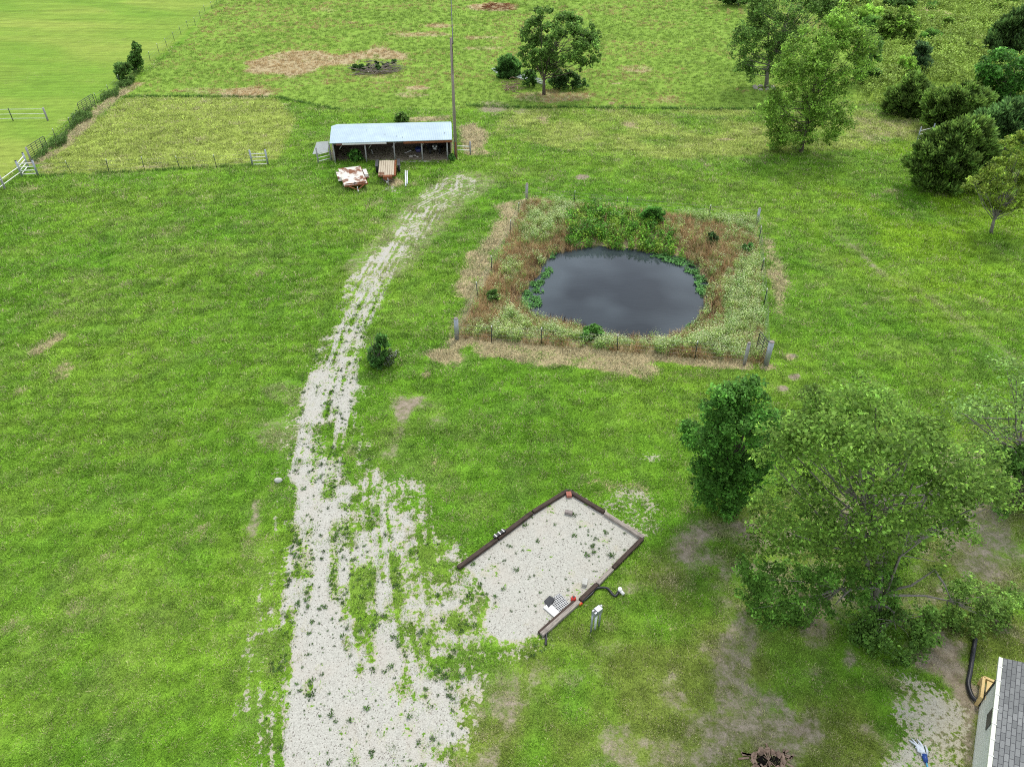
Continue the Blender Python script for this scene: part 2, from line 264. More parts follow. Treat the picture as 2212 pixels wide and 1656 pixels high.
# ------------------------------------------------------------------ materials
def mat(name, col, rough=.8, metal=0., var=.25, scale=4., bump=0., col2=None, bscale=None, spec=.3, stretch=None, thr=None, coat=0):
    m = bpy.data.materials.new(name); m.use_nodes = True; n = m.node_tree.nodes; l = m.node_tree.links
    b = n['Principled BSDF']; b.inputs['Roughness'].default_value = rough; b.inputs['Metallic'].default_value = metal
    b.inputs['Specular IOR Level'].default_value = spec
    tc = n.new('ShaderNodeTexCoord'); src = tc.outputs['Object']
    if stretch:
        mp = n.new('ShaderNodeMapping'); mp.inputs['Scale'].default_value = stretch; l.new(src, mp.inputs[0]); src = mp.outputs[0]
    nz = n.new('ShaderNodeTexNoise'); nz.inputs['Scale'].default_value = scale; nz.inputs['Detail'].default_value = 6; nz.inputs['Roughness'].default_value = .65
    l.new(src, nz.inputs['Vector'])
    cr = n.new('ShaderNodeValToRGB'); e = cr.color_ramp.elements
    lo, hi = thr or (.3, .7)
    e[0].position = lo; e[1].position = hi
    c2 = col2 or tuple(min(1, c*(1+var)) for c in col); c1 = col if col2 else tuple(c*(1-var) for c in col)
    e[0].color = (*c1, 1); e[1].color = (*c2, 1)
    l.new(nz.outputs['Fac'], cr.inputs[0]); l.new(cr.outputs[0], b.inputs['Base Color'])
    if bump:
        nb = n.new('ShaderNodeTexNoise'); nb.inputs['Scale'].default_value = bscale or scale*4; nb.inputs['Detail'].default_value = 5; l.new(src, nb.inputs['Vector'])
        bp = n.new('ShaderNodeBump'); bp.inputs['Strength'].default_value = bump; bp.inputs['Distance'].default_value = .02
        l.new(nb.outputs['Fac'], bp.inputs['Height']); l.new(bp.outputs[0], b.inputs['Normal'])
    return m
def leafmat(name, inst):
    m = bpy.data.materials.new(name); m.use_nodes = True; n = m.node_tree.nodes; l = m.node_tree.links; n.clear()
    o = n.new('ShaderNodeOutputMaterial'); a = n.new('ShaderNodeAttribute'); a.attribute_name = 'col'; c = a.outputs['Color']
    if inst:
        t = n.new('ShaderNodeAttribute'); t.attribute_type = 'INSTANCER'; t.attribute_name = 'tint'
        mx = n.new('ShaderNodeMix'); mx.data_type = 'RGBA'; mx.blend_type = 'MULTIPLY'; mx.inputs[0].default_value = 1
        l.new(c, mx.inputs[6]); l.new(t.outputs['Color'], mx.inputs[7]); c = mx.outputs[2]
    p = n.new('ShaderNodeBsdfPrincipled'); p.inputs['Roughness'].default_value = .55; p.inputs['Specular IOR Level'].default_value = .12
    geo = n.new('ShaderNodeNewGeometry'); va = n.new('ShaderNodeVectorMath'); va.operation = 'ADD'; sc = n.new('ShaderNodeVectorMath'); sc.operation = 'SCALE'; sc.inputs['Scale'].default_value = .6
    nn = n.new('ShaderNodeVectorMath'); nn.operation = 'NORMALIZE'; va.inputs[1].default_value = (0, 0, 1.0 if inst else .75)
    l.new(geo.outputs['Normal'], sc.inputs[0]); l.new(sc.outputs[0], va.inputs[0]); l.new(va.outputs[0], nn.inputs[0]); l.new(nn.outputs[0], p.inputs['Normal'])
    tr = n.new('ShaderNodeBsdfTranslucent'); ms = n.new('ShaderNodeMixShader'); ms.inputs[0].default_value = .25 if inst else .5
    l.new(c, p.inputs['Base Color']); l.new(c, tr.inputs['Color']); l.new(p.outputs[0], ms.inputs[1]); l.new(tr.outputs[0], ms.inputs[2]); l.new(ms.outputs[0], o.inputs[0])
    return m
LEAF = leafmat('foliage', False); LEAFI = leafmat('ground_foliage', True)
M = dict(
    galv=mat('galvanised_steel', (.33,.35,.37), .45, .5, .2, 6), grey_wood=mat('weathered_post', (.30,.29,.28), .9, 0, .35, 3, .5, stretch=(6,6,1)),
    tpost=mat('green_steel_post', (.035,.05,.04), .6, .2, .3, 5), tip=mat('white_paint', (.75,.75,.68), .6, 0, .1, 5), wire=mat('fence_wire', (.22,.22,.21), .5, .6, .2, 5),
    black=mat('black_plastic', (.014,.014,.018), .45, 0, .4, 4, spec=.4), cable=mat('black_cable', (.012,.012,.012), .5, 0, .2, 4),
    dark=mat('dark_steel', (.05,.05,.052), .5, .3, .3, 5), rust=mat('rusty_steel', (.20,.075,.035), .9, 0, .45, 5, .4, spec=.1),
    deck=mat('rusted_white_deck', (.64,.60,.52), .8, 0, .2, 1.1, .2, col2=(.20,.085,.045), thr=(.50,.57), spec=.15),
    plank=mat('weathered_plank', (.45,.385,.28), .9, 0, .22, 3, .5, stretch=(8,1,1), spec=.1), timber=mat('creosoted_timber', (.07,.05,.04), .9, 0, .55, 3, .7, stretch=(1,9,9), spec=.15),
    timber_light=mat('bleached_timber', (.30,.26,.22), .9, 0, .5, 3, .7, stretch=(1,9,9), spec=.15),
    barn=mat('old_barn_board', (.10,.075,.055), .95, 0, .4, 3, .4, stretch=(6,6,1), spec=.1), fascia=mat('peeling_red_board', (.17,.07,.055), .9, 0, .3, 2.2, .2, col2=(.34,.30,.26), thr=(.56,.7)),
    pole=mat('pole_wood', (.25,.21,.17), .9, 0, .3, 2, .4, stretch=(7,7,.4)), tarp=mat('pale_panel', (.62,.62,.60), .6, 0, .12, 2),
    rubber=mat('tyre_rubber', (.02,.02,.02), .8, 0, .3, 6), rim=mat('wheel_rim', (.5,.5,.48), .5, .3, .2, 5), pvc=mat('white_pipe', (.72,.74,.76), .4, 0, .08, 3),
    rock=mat('limestone', (.42,.38,.32), .9, 0, .3, 5, .6), brick=mat('red_brick', (.36,.13,.09), .9, 0, .25, 8, .3), block=mat('grey_block', (.26,.22,.20), .9, 0, .3, 8, .4),
    pale_block=mat('pale_block', (.46,.45,.40), .9, 0, .2, 8, .3), red=mat('red_plastic', (.65,.05,.035), .4, 0, .15, 4), orange=mat('orange_plastic', (.75,.20,.03), .4, 0, .15, 4),
    white=mat('white_board', (.72,.70,.66), .6, 0, .1, 2), siding=mat('pale_siding', (.74,.76,.71), .6, 0, .05, .8, .05), trim=mat('white_trim', (.66,.68,.58), .5, 0, .06, 2),
    lumber=mat('new_lumber', (.62,.45,.20), .8, 0, .15, 3, .2, stretch=(1,6,6)), blue=mat('blue_plastic', (.02,.06,.26), .4, 0, .2, 4), lblue=mat('pale_blue_pole', (.10,.42,.62), .4, 0, .1, 4),
    cloth=mat('white_mop', (.62,.66,.72), .9, 0, .15, 9, .5), bark=mat('bark', (.13,.105,.085), .95, 0, .4, 3, .8, stretch=(5,5,1), spec=.1), bark_grey=mat('grey_bark', (.21,.19,.165), .95, 0, .35, 4, .6, stretch=(4,4,1), spec=.1),
    dead=mat('dead_wood', (.24,.20,.17), .95, 0, .4, 4, .4, spec=.1), stump=mat('stump_wood', (.26,.18,.13), .95, 0, .5, 3, .8, spec=.1), char=mat('rotten_hollow', (.012,.010,.009), 1, 0, .3, 4, spec=0),
    purple=mat('violet_tub', (.09,.08,.20), .5, 0, .2, 4), glass=mat('dark_vent', (.06,.065,.07), .4, 0, .2, 3), conc=mat('concrete', (.45,.42,.37), .9, 0, .2, 5, .3),
)
def water_mat():
    m = bpy.data.materials.new('pond_water'); m.use_nodes = True; n = m.node_tree.nodes; l = m.node_tree.links; b = n['Principled BSDF']
    b.inputs['Base Color'].default_value = (.026, .036, .041, 1); b.inputs['Roughness'].default_value = .02; b.inputs['IOR'].default_value = 1.36; b.inputs['Specular IOR Level'].default_value = .5
    tc = n.new('ShaderNodeTexCoord'); mp = n.new('ShaderNodeMapping'); mp.inputs['Scale'].default_value = (.8, 2.6, 1); l.new(tc.outputs['Object'], mp.inputs[0])
    nz = n.new('ShaderNodeTexNoise'); nz.inputs['Scale'].default_value = 1.9; nz.inputs['Detail'].default_value = 5; l.new(mp.outputs[0], nz.inputs['Vector'])
    n2 = n.new('ShaderNodeTexNoise'); n2.inputs['Scale'].default_value = .16; n2.inputs['Detail'].default_value = 2; l.new(tc.outputs['Object'], n2.inputs['Vector']); cr = n.new('ShaderNodeValToRGB'); l.new(n2.outputs['Fac'], cr.inputs[0]); l.new(cr.outputs[0], b.inputs['Base Color'])
    e = cr.color_ramp.elements; e[0].position = .38; e[1].position = .62; e[0].color = (.010, .015, .018, 1); e[1].color = (.050, .064, .070, 1)
    bp = n.new('ShaderNodeBump'); bp.inputs['Strength'].default_value = .12; bp.inputs['Distance'].default_value = .05; l.new(nz.outputs['Fac'], bp.inputs['Height']); l.new(bp.outputs[0], b.inputs['Normal'])
    return m
def roof_mat():
    m = mat('pale_metal_roof', (.385,.485,.54), .42, .1, .13, .9, spec=.4); n = m.node_tree.nodes; l = m.node_tree.links; b = n['Principled BSDF']  # pale blue of the reflected sky is put into the base colour
    tc = n.new('ShaderNodeTexCoord'); wv = n.new('ShaderNodeTexWave'); wv.wave_type = 'BANDS'; wv.bands_direction = 'X'; wv.inputs['Scale'].default_value = 1.7; l.new(tc.outputs['Object'], wv.inputs['Vector'])
    bp = n.new('ShaderNodeBump'); bp.inputs['Strength'].default_value = .35; bp.inputs['Distance'].default_value = .02; l.new(wv.outputs['Fac'], bp.inputs['Height']); l.new(bp.outputs[0], b.inputs['Normal'])
    return m
def shingle_mat():
    m = bpy.data.materials.new('grey_shingles'); m.use_nodes = True; n = m.node_tree.nodes; l = m.node_tree.links; b = n['Principled BSDF']; b.inputs['Roughness'].default_value = .9; b.inputs['Specular IOR Level'].default_value = .15
    tc = n.new('ShaderNodeTexCoord'); mp = n.new('ShaderNodeMapping'); l.new(tc.outputs['UV'], mp.inputs[0])
    bk = n.new('ShaderNodeTexBrick'); bk.inputs['Scale'].default_value = 1; bk.inputs['Brick Width'].default_value = .30; bk.inputs['Row Height'].default_value = .14; bk.inputs['Mortar Size'].default_value = .010; bk.inputs['Bias'].default_value = 0
    bk.inputs['Color1'].default_value = (.165,.17,.168,1); bk.inputs['Color2'].default_value = (.255,.26,.255,1); bk.inputs['Mortar'].default_value = (.07,.07,.075,1); l.new(mp.outputs[0], bk.inputs['Vector'])
    nz = n.new('ShaderNodeTexNoise'); nz.inputs['Scale'].default_value = 60; l.new(mp.outputs[0], nz.inputs['Vector'])
    mx = n.new('ShaderNodeMix'); mx.data_type = 'RGBA'; mx.blend_type = 'OVERLAY'; mx.inputs[0].default_value = .5; l.new(bk.outputs['Color'], mx.inputs[6]); l.new(nz.outputs['Fac'], mx.inputs[7]); l.new(mx.outputs[2], b.inputs['Base Color'])
    bp = n.new('ShaderNodeBump'); bp.inputs['Strength'].default_value = .6; bp.inputs['Distance'].default_value = .01; bp.invert = True; l.new(bk.outputs['Fac'], bp.inputs['Height']); l.new(bp.outputs[0], b.inputs['Normal'])
    return m
def ground_mat():
    m = bpy.data.materials.new('turf_and_gravel'); m.use_nodes = True; n = m.node_tree.nodes; l = m.node_tree.links; b = n['Principled BSDF']
    b.inputs['Roughness'].default_value = .95; b.inputs['Specular IOR Level'].default_value = .08
    geo = n.new('ShaderNodeNewGeometry'); pos = geo.outputs['Position']
    def noise(s, d=4, r=.6, k=0):
        q = n.new('ShaderNodeTexNoise'); q.inputs['Scale'].default_value = s; q.inputs['Detail'].default_value = d; q.inputs['Roughness'].default_value = r
        if k:
            mp = n.new('ShaderNodeMapping'); mp.inputs['Location'].default_value = (k*13.1, k*7.7, 0); l.new(pos, mp.inputs[0]); l.new(mp.outputs[0], q.inputs['Vector'])
        else: l.new(pos, q.inputs['Vector'])
        return q.outputs['Fac']
    def mth(op, a, c, clamp=False):
        q = n.new('ShaderNodeMath'); q.operation = op; q.use_clamp = clamp
        for i, v in enumerate((a, c)):
            if isinstance(v, (int, float)): q.inputs[i].default_value = v
            else: l.new(v, q.inputs[i])
        return q.outputs[0]
    def rng_(v, a, c, x=0., y=1., sm=True):
        q = n.new('ShaderNodeMapRange'); q.interpolation_type = 'SMOOTHSTEP' if sm else 'LINEAR'
        l.new(v, q.inputs[0]); q.inputs[1].default_value = a; q.inputs[2].default_value = c; q.inputs[3].default_value = x; q.inputs[4].default_value = y; return q.outputs[0]
    def mixc(f, a, c, bt='MIX'):
        q = n.new('ShaderNodeMix'); q.data_type = 'RGBA'; q.blend_type = bt
        if isinstance(f, (int, float)): q.inputs[0].default_value = f
        else: l.new(f, q.inputs[0])
        for i, v in ((6, a), (7, c)):
            if isinstance(v, tuple): q.inputs[i].default_value = (*v, 1)
            else: l.new(v, q.inputs[i])
        return q.outputs[2]
    at = n.new('ShaderNodeAttribute'); at.attribute_name = 'gcol'
    mk = n.new('ShaderNodeAttribute'); mk.attribute_name = 'mask'
    sx = n.new('ShaderNodeSeparateXYZ'); l.new(mk.outputs['Vector'], sx.inputs[0]); g, d, s = sx.outputs
    nf = noise(9, 3, .7); nm = noise(2.2, 5, .7, 1); nv = noise(26, 2, .6, 2); nb = noise(.55, 4, .6, 3); nh = noise(5.5, 3, .6, 4)
    val = rng_(mth('ADD', mth('MULTIPLY', nf, .55), mth('MULTIPLY', nv, .45)), .3, .7, .35, 1.45, False)
    grass = mixc(1, at.outputs['Color'], val, 'MULTIPLY')
    grass = mixc(mth('MULTIPLY', rng_(nm, .5, .75), .2), grass, (.20,.25,.07))
    straw = mixc(rng_(nf, .35, .65), (.33,.265,.14), (.58,.47,.27))
    straw = mixc(1, straw, rng_(nv, .3, .7, .75, 1.2, False), 'MULTIPLY')
    grass = mixc(rng_(mth('ADD', mth('ADD', s, mth('MULTIPLY', mth('SUBTRACT', nm, .5), .95)), mth('MULTIPLY', mth('SUBTRACT', nf, .5), .5)), .36, .62), grass, straw)
    soil = mixc(rng_(nm, .3, .7), (.20,.16,.105), (.37,.31,.23))
    soil = mixc(1, soil, rng_(nv, .3, .7, .8, 1.2, False), 'MULTIPLY')
    grass = mixc(rng_(mth('ADD', mth('ADD', d, mth('MULTIPLY', mth('SUBTRACT', nm, .5), .9)), mth('MULTIPLY', mth('SUBTRACT', nf, .5), .6)), .34, .80), grass, soil)
    vo = n.new('ShaderNodeTexVoronoi'); vo.inputs['Scale'].default_value = 27; l.new(pos, vo.inputs['Vector'])
    vh = n.new('ShaderNodeSeparateColor'); l.new(vo.outputs['Color'], vh.inputs[0])
    gr = mixc(rng_(vh.outputs[0], 0, 1, 0, 1, False), (.35,.34,.29), (.50,.485,.42))
    gr = mixc(mth('MULTIPLY', rng_(vh.outputs[1], .93, .95), .8), gr, (.14,.12,.10))
    gr = mixc(mth('MULTIPLY', rng_(nb, .45, .7), .3), gr, (.46,.40,.33))
    gr = mixc(rng_(g, .45, .85, .55, 0), gr, (.43,.385,.25))
    gm = rng_(mth('ADD', mth('ADD', g, mth('MULTIPLY', mth('SUBTRACT', nm, .5), .3)), mth('MULTIPLY', mth('SUBTRACT', nh, .5), 1.9)), .40, .60)
    colr = mixc(gm, grass, gr); l.new(colr, b.inputs['Base Color'])
    hgt = mth('ADD', mth('MULTIPLY', nf, 1.0), mth('MULTIPLY', nv, .5))
    bp = n.new('ShaderNodeBump'); bp.inputs['Distance'].default_value = .10; l.new(hgt, bp.inputs['Height']); l.new(rng_(gm, 0, 1, .75, .18), bp.inputs['Strength']); l.new(bp.outputs[0], b.inputs['Normal'])
    return m
# ------------------------------------------------------------------ mesh helpers
def np_mesh(name, V, F, mats, col=None, mi=None, smooth=False):
    me = bpy.data.meshes.new(name); V = np.asarray(V, np.float32); F = np.asarray(F, np.int32); k = F.shape[1]
    me.vertices.add(len(V)); me.vertices.foreach_set('co', V.ravel())
    me.loops.add(F.size); me.loops.foreach_set('vertex_index', F.ravel())
    me.polygons.add(len(F)); me.polygons.foreach_set('loop_start', np.arange(0, F.size, k, dtype=np.int32))
    me.polygons.foreach_set('loop_total', np.full(len(F), k, np.int32))
    if smooth: me.polygons.foreach_set('use_smooth', np.ones(len(F), bool))
    if mi is not None: me.polygons.foreach_set('material_index', np.asarray(mi, np.int32))
    for m in (mats if isinstance(mats, list) else [mats]): me.materials.append(m)
    if col is not None:
        a = me.color_attributes.new('col', 'FLOAT_COLOR', 'POINT'); c = np.ones((len(V), 4), np.float32); c[:, :3] = col; a.data.foreach_set('color', c.ravel())
    me.update(calc_edges=True); me.validate(); return me
def link(o, parent=None):
    COL.objects.link(o)
    if parent: o.parent = parent
    return o
def tag(o, label=None, cat=None, group=None, kind=None):
    if label: o['label'] = label
    if cat: o['category'] = cat
    if group: o['group'] = group
    if kind: o['kind'] = kind
    return o
def thing(name, label, cat, loc=(0, 0, 0), rz=0, group=None):
    o = bpy.data.objects.new(name, None); o.location = loc; o.rotation_euler = (0, 0, rz); o.empty_display_size = .3
    return tag(link(o), label, cat, group)
class MB:
    def __init__(s): s.v = []; s.f = []; s.sm = []
    def add(s, V, F, smooth=False):
        n = len(s.v); s.v += [tuple(map(float, v)) for v in V]; s.f += [tuple(i+n for i in f) for f in F]; s.sm += [smooth]*len(F); return s
    def box(s, c, d, rz=0, rx=0, ry=0):
        from mathutils import Euler, Vector
        e = Euler((rx, ry, rz)).to_matrix(); V = []
        for x in (-.5, .5):
            for y in (-.5, .5):
                for z in (-.5, .5): V.append(e @ Vector((x*d[0], y*d[1], z*d[2])) + Vector(c))
        return s.add(V, [(0,1,3,2),(4,6,7,5),(0,4,5,1),(2,3,7,6),(0,2,6,4),(1,5,7,3)])
    def hexa(s, b, t):     # bottom quad, top quad (same winding, counter-clockwise from above)
        return s.add(list(b)+list(t), [(3,2,1,0),(4,5,6,7),(0,1,5,4),(1,2,6,5),(2,3,7,6),(3,0,4,7)])
    def tube(s, pts, r, n=8, cap=True):
        from mathutils import Vector
        pts = [Vector(p) for p in pts]; rs = r if isinstance(r, (list, tuple)) else [r]*len(pts); V = []; F = []; k = len(pts)
        ref = None
        for i, p in enumerate(pts):
            t = (pts[min(i+1, k-1)] - pts[max(i-1, 0)]).normalized()
            if ref is None: ref = Vector((0, 0, 1)) if abs(t.z) < .9 else Vector((1, 0, 0))
            a = t.cross(ref).normalized(); b = a.cross(t).normalized(); ref = b
            for j in range(n):
                q = 2*math.pi*j/n; V.append(p + rs[i]*(math.cos(q)*a + math.sin(q)*b))
        for i in range(k-1):
            for j in range(n): F.append((i*n+j, i*n+(j+1) % n, (i+1)*n+(j+1) % n, (i+1)*n+j))
        s.add(V, F, True)
        if cap:
            m = len(s.v)-len(V); s.f += [tuple(m+j for j in range(n-1, -1, -1)), tuple(m+(k-1)*n+j for j in range(n))]; s.sm += [False]*2
        return s
    def blob(s, c, r, seed=0, n=8, sq=(1, 1, 1), rough=.2):
        rr = random.Random(seed); V = []; F = []
        for i in range(n+1):
            th = math.pi*i/n
            for j in range(n):
                ph = 2*math.pi*j/n; q = r*(1+rough*(rr.random()-.5)*2)*(1 if 0 < i < n else .9)
                V.append((c[0]+q*sq[0]*math.sin(th)*math.cos(ph), c[1]+q*sq[1]*math.sin(th)*math.sin(ph), c[2]+q*sq[2]*math.cos(th)))
        for i in range(n):
            for j in range(n): F.append((i*n+j, (i+1)*n+j, (i+1)*n+(j+1) % n, i*n+(j+1) % n))
        return s.add(V, F, True)
    def mesh(s, name, m, bevel=0):
        me = bpy.data.meshes.new(name); me.from_pydata(s.v, [], s.f); me.materials.append(m)
        me.polygons.foreach_set('use_smooth', s.sm)
        if bevel:
            import bmesh
            bm = bmesh.new(); bm.from_mesh(me); bmesh.ops.bevel(bm, geom=[e for e in bm.edges if len(e.link_faces) == 2 and e.calc_face_angle() > .6], offset=bevel, segments=2, affect='EDGES', profile=.6); bm.to_mesh(me); bm.free()
        me.update(); return me
    def build(s, name, m, parent=None, bevel=0):
        return link(bpy.data.objects.new(name, s.mesh(name, m, bevel)), parent)
def gz(x, y): return float(zgnd(np.array([x]), np.array([y]))[0])
def GP(p):
    a = G(p); return (a[0], a[1], gz(a[0], a[1]))

# ------------------------------------------------------------------ ground, driveway, pad, water
def graded(stops):
    r = [stops[0][0]]
    for (a, da), (b, db) in zip(stops[:-1], stops[1:]):
        x = a
        while x < b - 1e-6:
            t = (x-a)/(b-a); x = x + da + (db-da)*t
            r.append(min(x, b))
    return np.array(r)
xs = graded([(0, .2), (34, .24), (70, .7), (130, 3), (900, 90)]); xs = np.concatenate([-xs[:0:-1], xs]); xs = np.sort(np.concatenate([xs[(xs < -12) | (xs > 3.5)], np.arange(-11.95, 3.5, .095)]))
ys = graded([(-60, 12), (4, .5), (9, .2), (62, .24), (110, .5), (190, 1.4), (1500, 160)])
gx, gy = np.meshgrid(xs, ys); vx, vy = gx.ravel(), gy.ravel(); vz = zgnd(vx, vy)
ch = chans(vx, vy); gc = gcolor(vx, vy)
nx, ny = len(xs), len(ys); I = np.arange(nx*ny).reshape(ny, nx)
Q = np.stack([I[:-1, :-1], I[:-1, 1:], I[1:, 1:], I[1:, :-1]], -1).reshape(-1, 4)
gq = ch['g'][Q].mean(1); PAD_W = W2(PAD); padq = sdp(vx[Q].mean(1), vy[Q].mean(1), PAD_W) > 0
GM = ground_mat()
def sheet(name, sel):
    q = Q[sel]; u, inv = np.unique(q, return_inverse=True)
    me = np_mesh(name, np.stack([vx[u], vy[u], vz[u]], 1), inv.reshape(q.shape), GM, smooth=True)
    a = me.color_attributes.new('gcol', 'FLOAT_COLOR', 'POINT'); c = np.ones((len(u), 4), np.float32); c[:, :3] = gc[u]; a.data.foreach_set('color', c.ravel())
    b = me.attributes.new('mask', 'FLOAT_VECTOR', 'POINT'); b.data.foreach_set('vector', np.stack([ch['g'][u], ch['d'][u], ch['s'][u]], 1).astype(np.float32).ravel())
    tag(link(bpy.data.objects.new(name, me)), kind='structure')
cen_y = vy[Q].mean(1); cen_x = vx[Q].mean(1)
drv = (gq > .5) & ~padq & (cen_x < 6) & (cen_y < 62)
sheet('gravel_pad', padq); sheet('gravel_driveway', drv); sheet('ground', ~padq & ~drv)
mb = MB(); c = WATER_W.mean(0)
ring = [(c[0]+(p[0]-c[0])*1.12, c[1]+(p[1]-c[1])*1.12, WATER_Z) for p in WATER_W]
mb.add([(c[0], c[1], WATER_Z)] + ring, [(0, i+1, (i+1) % len(ring)+1) for i in range(len(ring))])
tag(mb.build('pond_water', water_mat()), kind='structure')
# ------------------------------------------------------------------ foliage
def leaves(C, N, A, ln, wd, fold=.0):
    """diamond leaves: centre C, normal N, long axis A"""
    A = A - N*(A*N).sum(1, keepdims=True); A /= np.linalg.norm(A, axis=1, keepdims=True)+1e-9
    B = np.cross(N, A); ln = np.asarray(ln).reshape(-1, 1); wd = np.asarray(wd).reshape(-1, 1)
    V = np.stack([C-A*ln*.5, C+B*wd*.5+A*ln*.08+N*wd*fold, C+A*ln*.5, C-B*wd*.5+A*ln*.08+N*wd*fold], 1)
    return V.reshape(-1, 3), np.arange(len(C)*4).reshape(-1, 4)
def rdir(n, g=rng):
    d = g.normal(size=(n, 3)); return d/(np.linalg.norm(d, axis=1, keepdims=True)+1e-9)
def leafcloud(cl, n, leaf, g, col, up=.5, squash=.8, spray=0, hue=.25, axis=None, aspect=.6):
    col = tuple(v*(2.3 if spray else 1.55) for v in col)
    """cl: (n,4) clump centres and radii"""
    wgt = cl[:, 3]**2.2; idx = g.choice(len(cl), n, p=wgt/wgt.sum())
    d = rdir(n, g); rad = .35+.65*g.random(n)**.6
    C = cl[idx, :3] + d*rad[:, None]*cl[idx, 3:4]*np.array([1, 1, squash])
    Nn = rdir(n, g)*.8 + d*.3; Nn[:, 2] += up; Nn /= np.linalg.norm(Nn, axis=1, keepdims=True)
    if spray:
        A = d*.7 + np.array([0, 0, .75]) + rdir(n, g)*.25
        if axis is not None:
            o = C - np.array(axis)[None]; o[:, 2] *= .2; A += .6*o/(np.linalg.norm(o, axis=1, keepdims=True)+1e-6)
        ln = leaf*(.6+.9*g.random(n)); wd = ln*.28
        Nn = np.cross(A, rdir(n, g)); Nn /= np.linalg.norm(Nn, axis=1, keepdims=True)+1e-9
    else:
        A = rdir(n, g); ln = leaf*(.45+1.05*g.random(n)); wd = ln*aspect*(.7+.5*g.random(n))
    V, F = leaves(C, Nn, A, ln, wd, .15)
    cf = (.5+1.0*g.random(len(cl)))[idx]; lf = .5+.75*g.random(n)+.9*(g.random(n) > .88); yl = g.random(n)*hue
    c = np.array(col)[None]*(cf*lf)[:, None]; c = c*(1-yl[:, None]) + yl[:, None]*c*np.array([1.9, 1.45, .9])
    return V, F, np.repeat(c, 4, 0)
def sprays(cl, k, g, centre, ratio=.42):
    n = len(cl); d = rdir(n*k, g); o = np.repeat(cl[:, :3]-centre, k, 0); o /= np.linalg.norm(o, axis=1, keepdims=True)+1e-6
    d = d + .55*o + np.array([0, 0, .35]); d /= np.linalg.norm(d, axis=1, keepdims=True); r = np.repeat(cl[:, 3:4], k, 0)
    return np.concatenate([np.repeat(cl[:, :3], k, 0) + d*r*(.45+.6*g.random((n*k, 1))), r*ratio*(.55+.8*g.random((n*k, 1)))], 1)
def in_poly(p, pl):
    x, y = p; s = False
    for i in range(len(pl)):
        (ax, ay), (bx, by) = pl[i], pl[i-1]
        if (ay > y) != (by > y) and x < (bx-ax)*(y-ay)/(by-ay)+ax: s = not s
    return s
def silhouette_clumps(outline, Y, n, r, depth, g, inset=.8, zmin=.25):
    xs_ = [p[0] for p in outline]; ys_ = [p[1] for p in outline]; ow = []; out = []; tries = 0
    while len(out) < n and tries < n*60:
        tries += 1
        p = (g.uniform(min(xs_), max(xs_)), g.uniform(min(ys_), max(ys_)))
        if not in_poly(p, outline): continue
        m = mpp(p, Y); rr = r*(.65+.7*g.random())
        k = inset*rr/m
        if not all(in_poly((p[0]+k*a, p[1]+k*b), outline) for a, b in ((1,0),(-1,0),(0,.8),(0,-.8))): continue
        row = [x for x in np.linspace(min(xs_), max(xs_), 40) if in_poly((x, p[1]), outline)]
        hw = (max(row)-min(row))/2+1e-6; mid = (max(row)+min(row))/2
        dm = depth*hw*m*math.sqrt(max(.05, 1-((p[0]-mid)/hw)**2))
        q = P(p, Y+g.uniform(-dm, dm))
        if q[2] < zmin: q = P(p, Y) if P(p, Y)[2] > zmin else G(p, zmin+.1)
        out.append((*q, rr))
    return np.array(out)
def tree(name, label, cat, base, outline, n, r, nl, leaf, col, depth=.8, tr=.16, bark='bark', seed=1, group=None, trunk_pts=None, spray=0, twigs=.4, up=.8, hue=.25, squash=.8, aspect=.6, trunk=True, inset=.5, sub=7):
    g = np.random.default_rng(seed); b = GP(base); Y = b[1]
    cl = silhouette_clumps(outline, Y, n, r, depth, g, inset)
    if not len(cl): print('no clumps', name); return
    t = thing(name, label, cat, b, group=group); B = np.array(b)
    mid = cl[:, :3].mean(0); top = cl[:, 2].max()
    V, F, c = leafcloud(sprays(cl, sub, g, mid, .5 if spray else .42) if sub else cl, nl, leaf, g, col, up, squash, spray, hue, mid, aspect)
    link(bpy.data.objects.new('crown', np_mesh('crown', V-B, F, LEAF, c)), t)
    if not trunk: return t
    mb = MB(); tip = mid*.6 + np.array([mid[0], mid[1], top])*.4
    if trunk_pts: path = [np.array(P(p, Y)) for p in trunk_pts]; path = [B-np.array([0, 0, .1])] + path
    else:
        path = [B-np.array([0, 0, .1]), B*.75+tip*.25 + np.array([.1, .1, .3]), B*.4+tip*.6, tip]
    k = len(path); rad = [tr*1.25] + [tr*(1-.8*i/(k-1)) for i in range(1, k)]
    mb.tube([p-B for p in path], rad, 8)
    zlo = b[2]+.2*(top-b[2])
    for i in g.choice(len(cl), max(1, int(len(cl)*twigs)), replace=False):
        e = cl[i, :3]; s_ = g.uniform(.25, .9); j = min(int(s_*(k-1)), k-2); f = s_*(k-1)-j; st = path[j]*(1-f)+path[j+1]*f
        if st[2] > e[2]+.3:
            f = max(.12, .9*(e[2]-B[2])/(tip[2]-B[2]+1e-6)); j = min(int(f*(k-1)), k-2); ff = f*(k-1)-j; st = path[j]*(1-ff)+path[j+1]*ff
        m_ = (st+e)/2 + np.array([g.normal()*.12, g.normal()*.12, -.05*np.linalg.norm(e-st)])
        rr = tr*(.42-.28*s_)
        mb.tube([st-B, m_-B, e-B], [rr, rr*.65, rr*.25], 5, False)
    mb.build('trunk', M[bark], t)
    return t
def oval(x0, y0, x1, y1, n=14, jit=.12, seed=0, pw=1.0):
    rr = random.Random(seed); cx, cy, rx, ry = (x0+x1)/2, (y0+y1)/2, (x1-x0)/2, (y1-y0)/2
    return [(cx+rx*(1+jit*(rr.random()-.5)*2)*math.cos(a), cy+ry*(1+jit*(rr.random()-.5)*2)*math.sin(a)) for a in [i*6.2832/n for i in range(n)]]
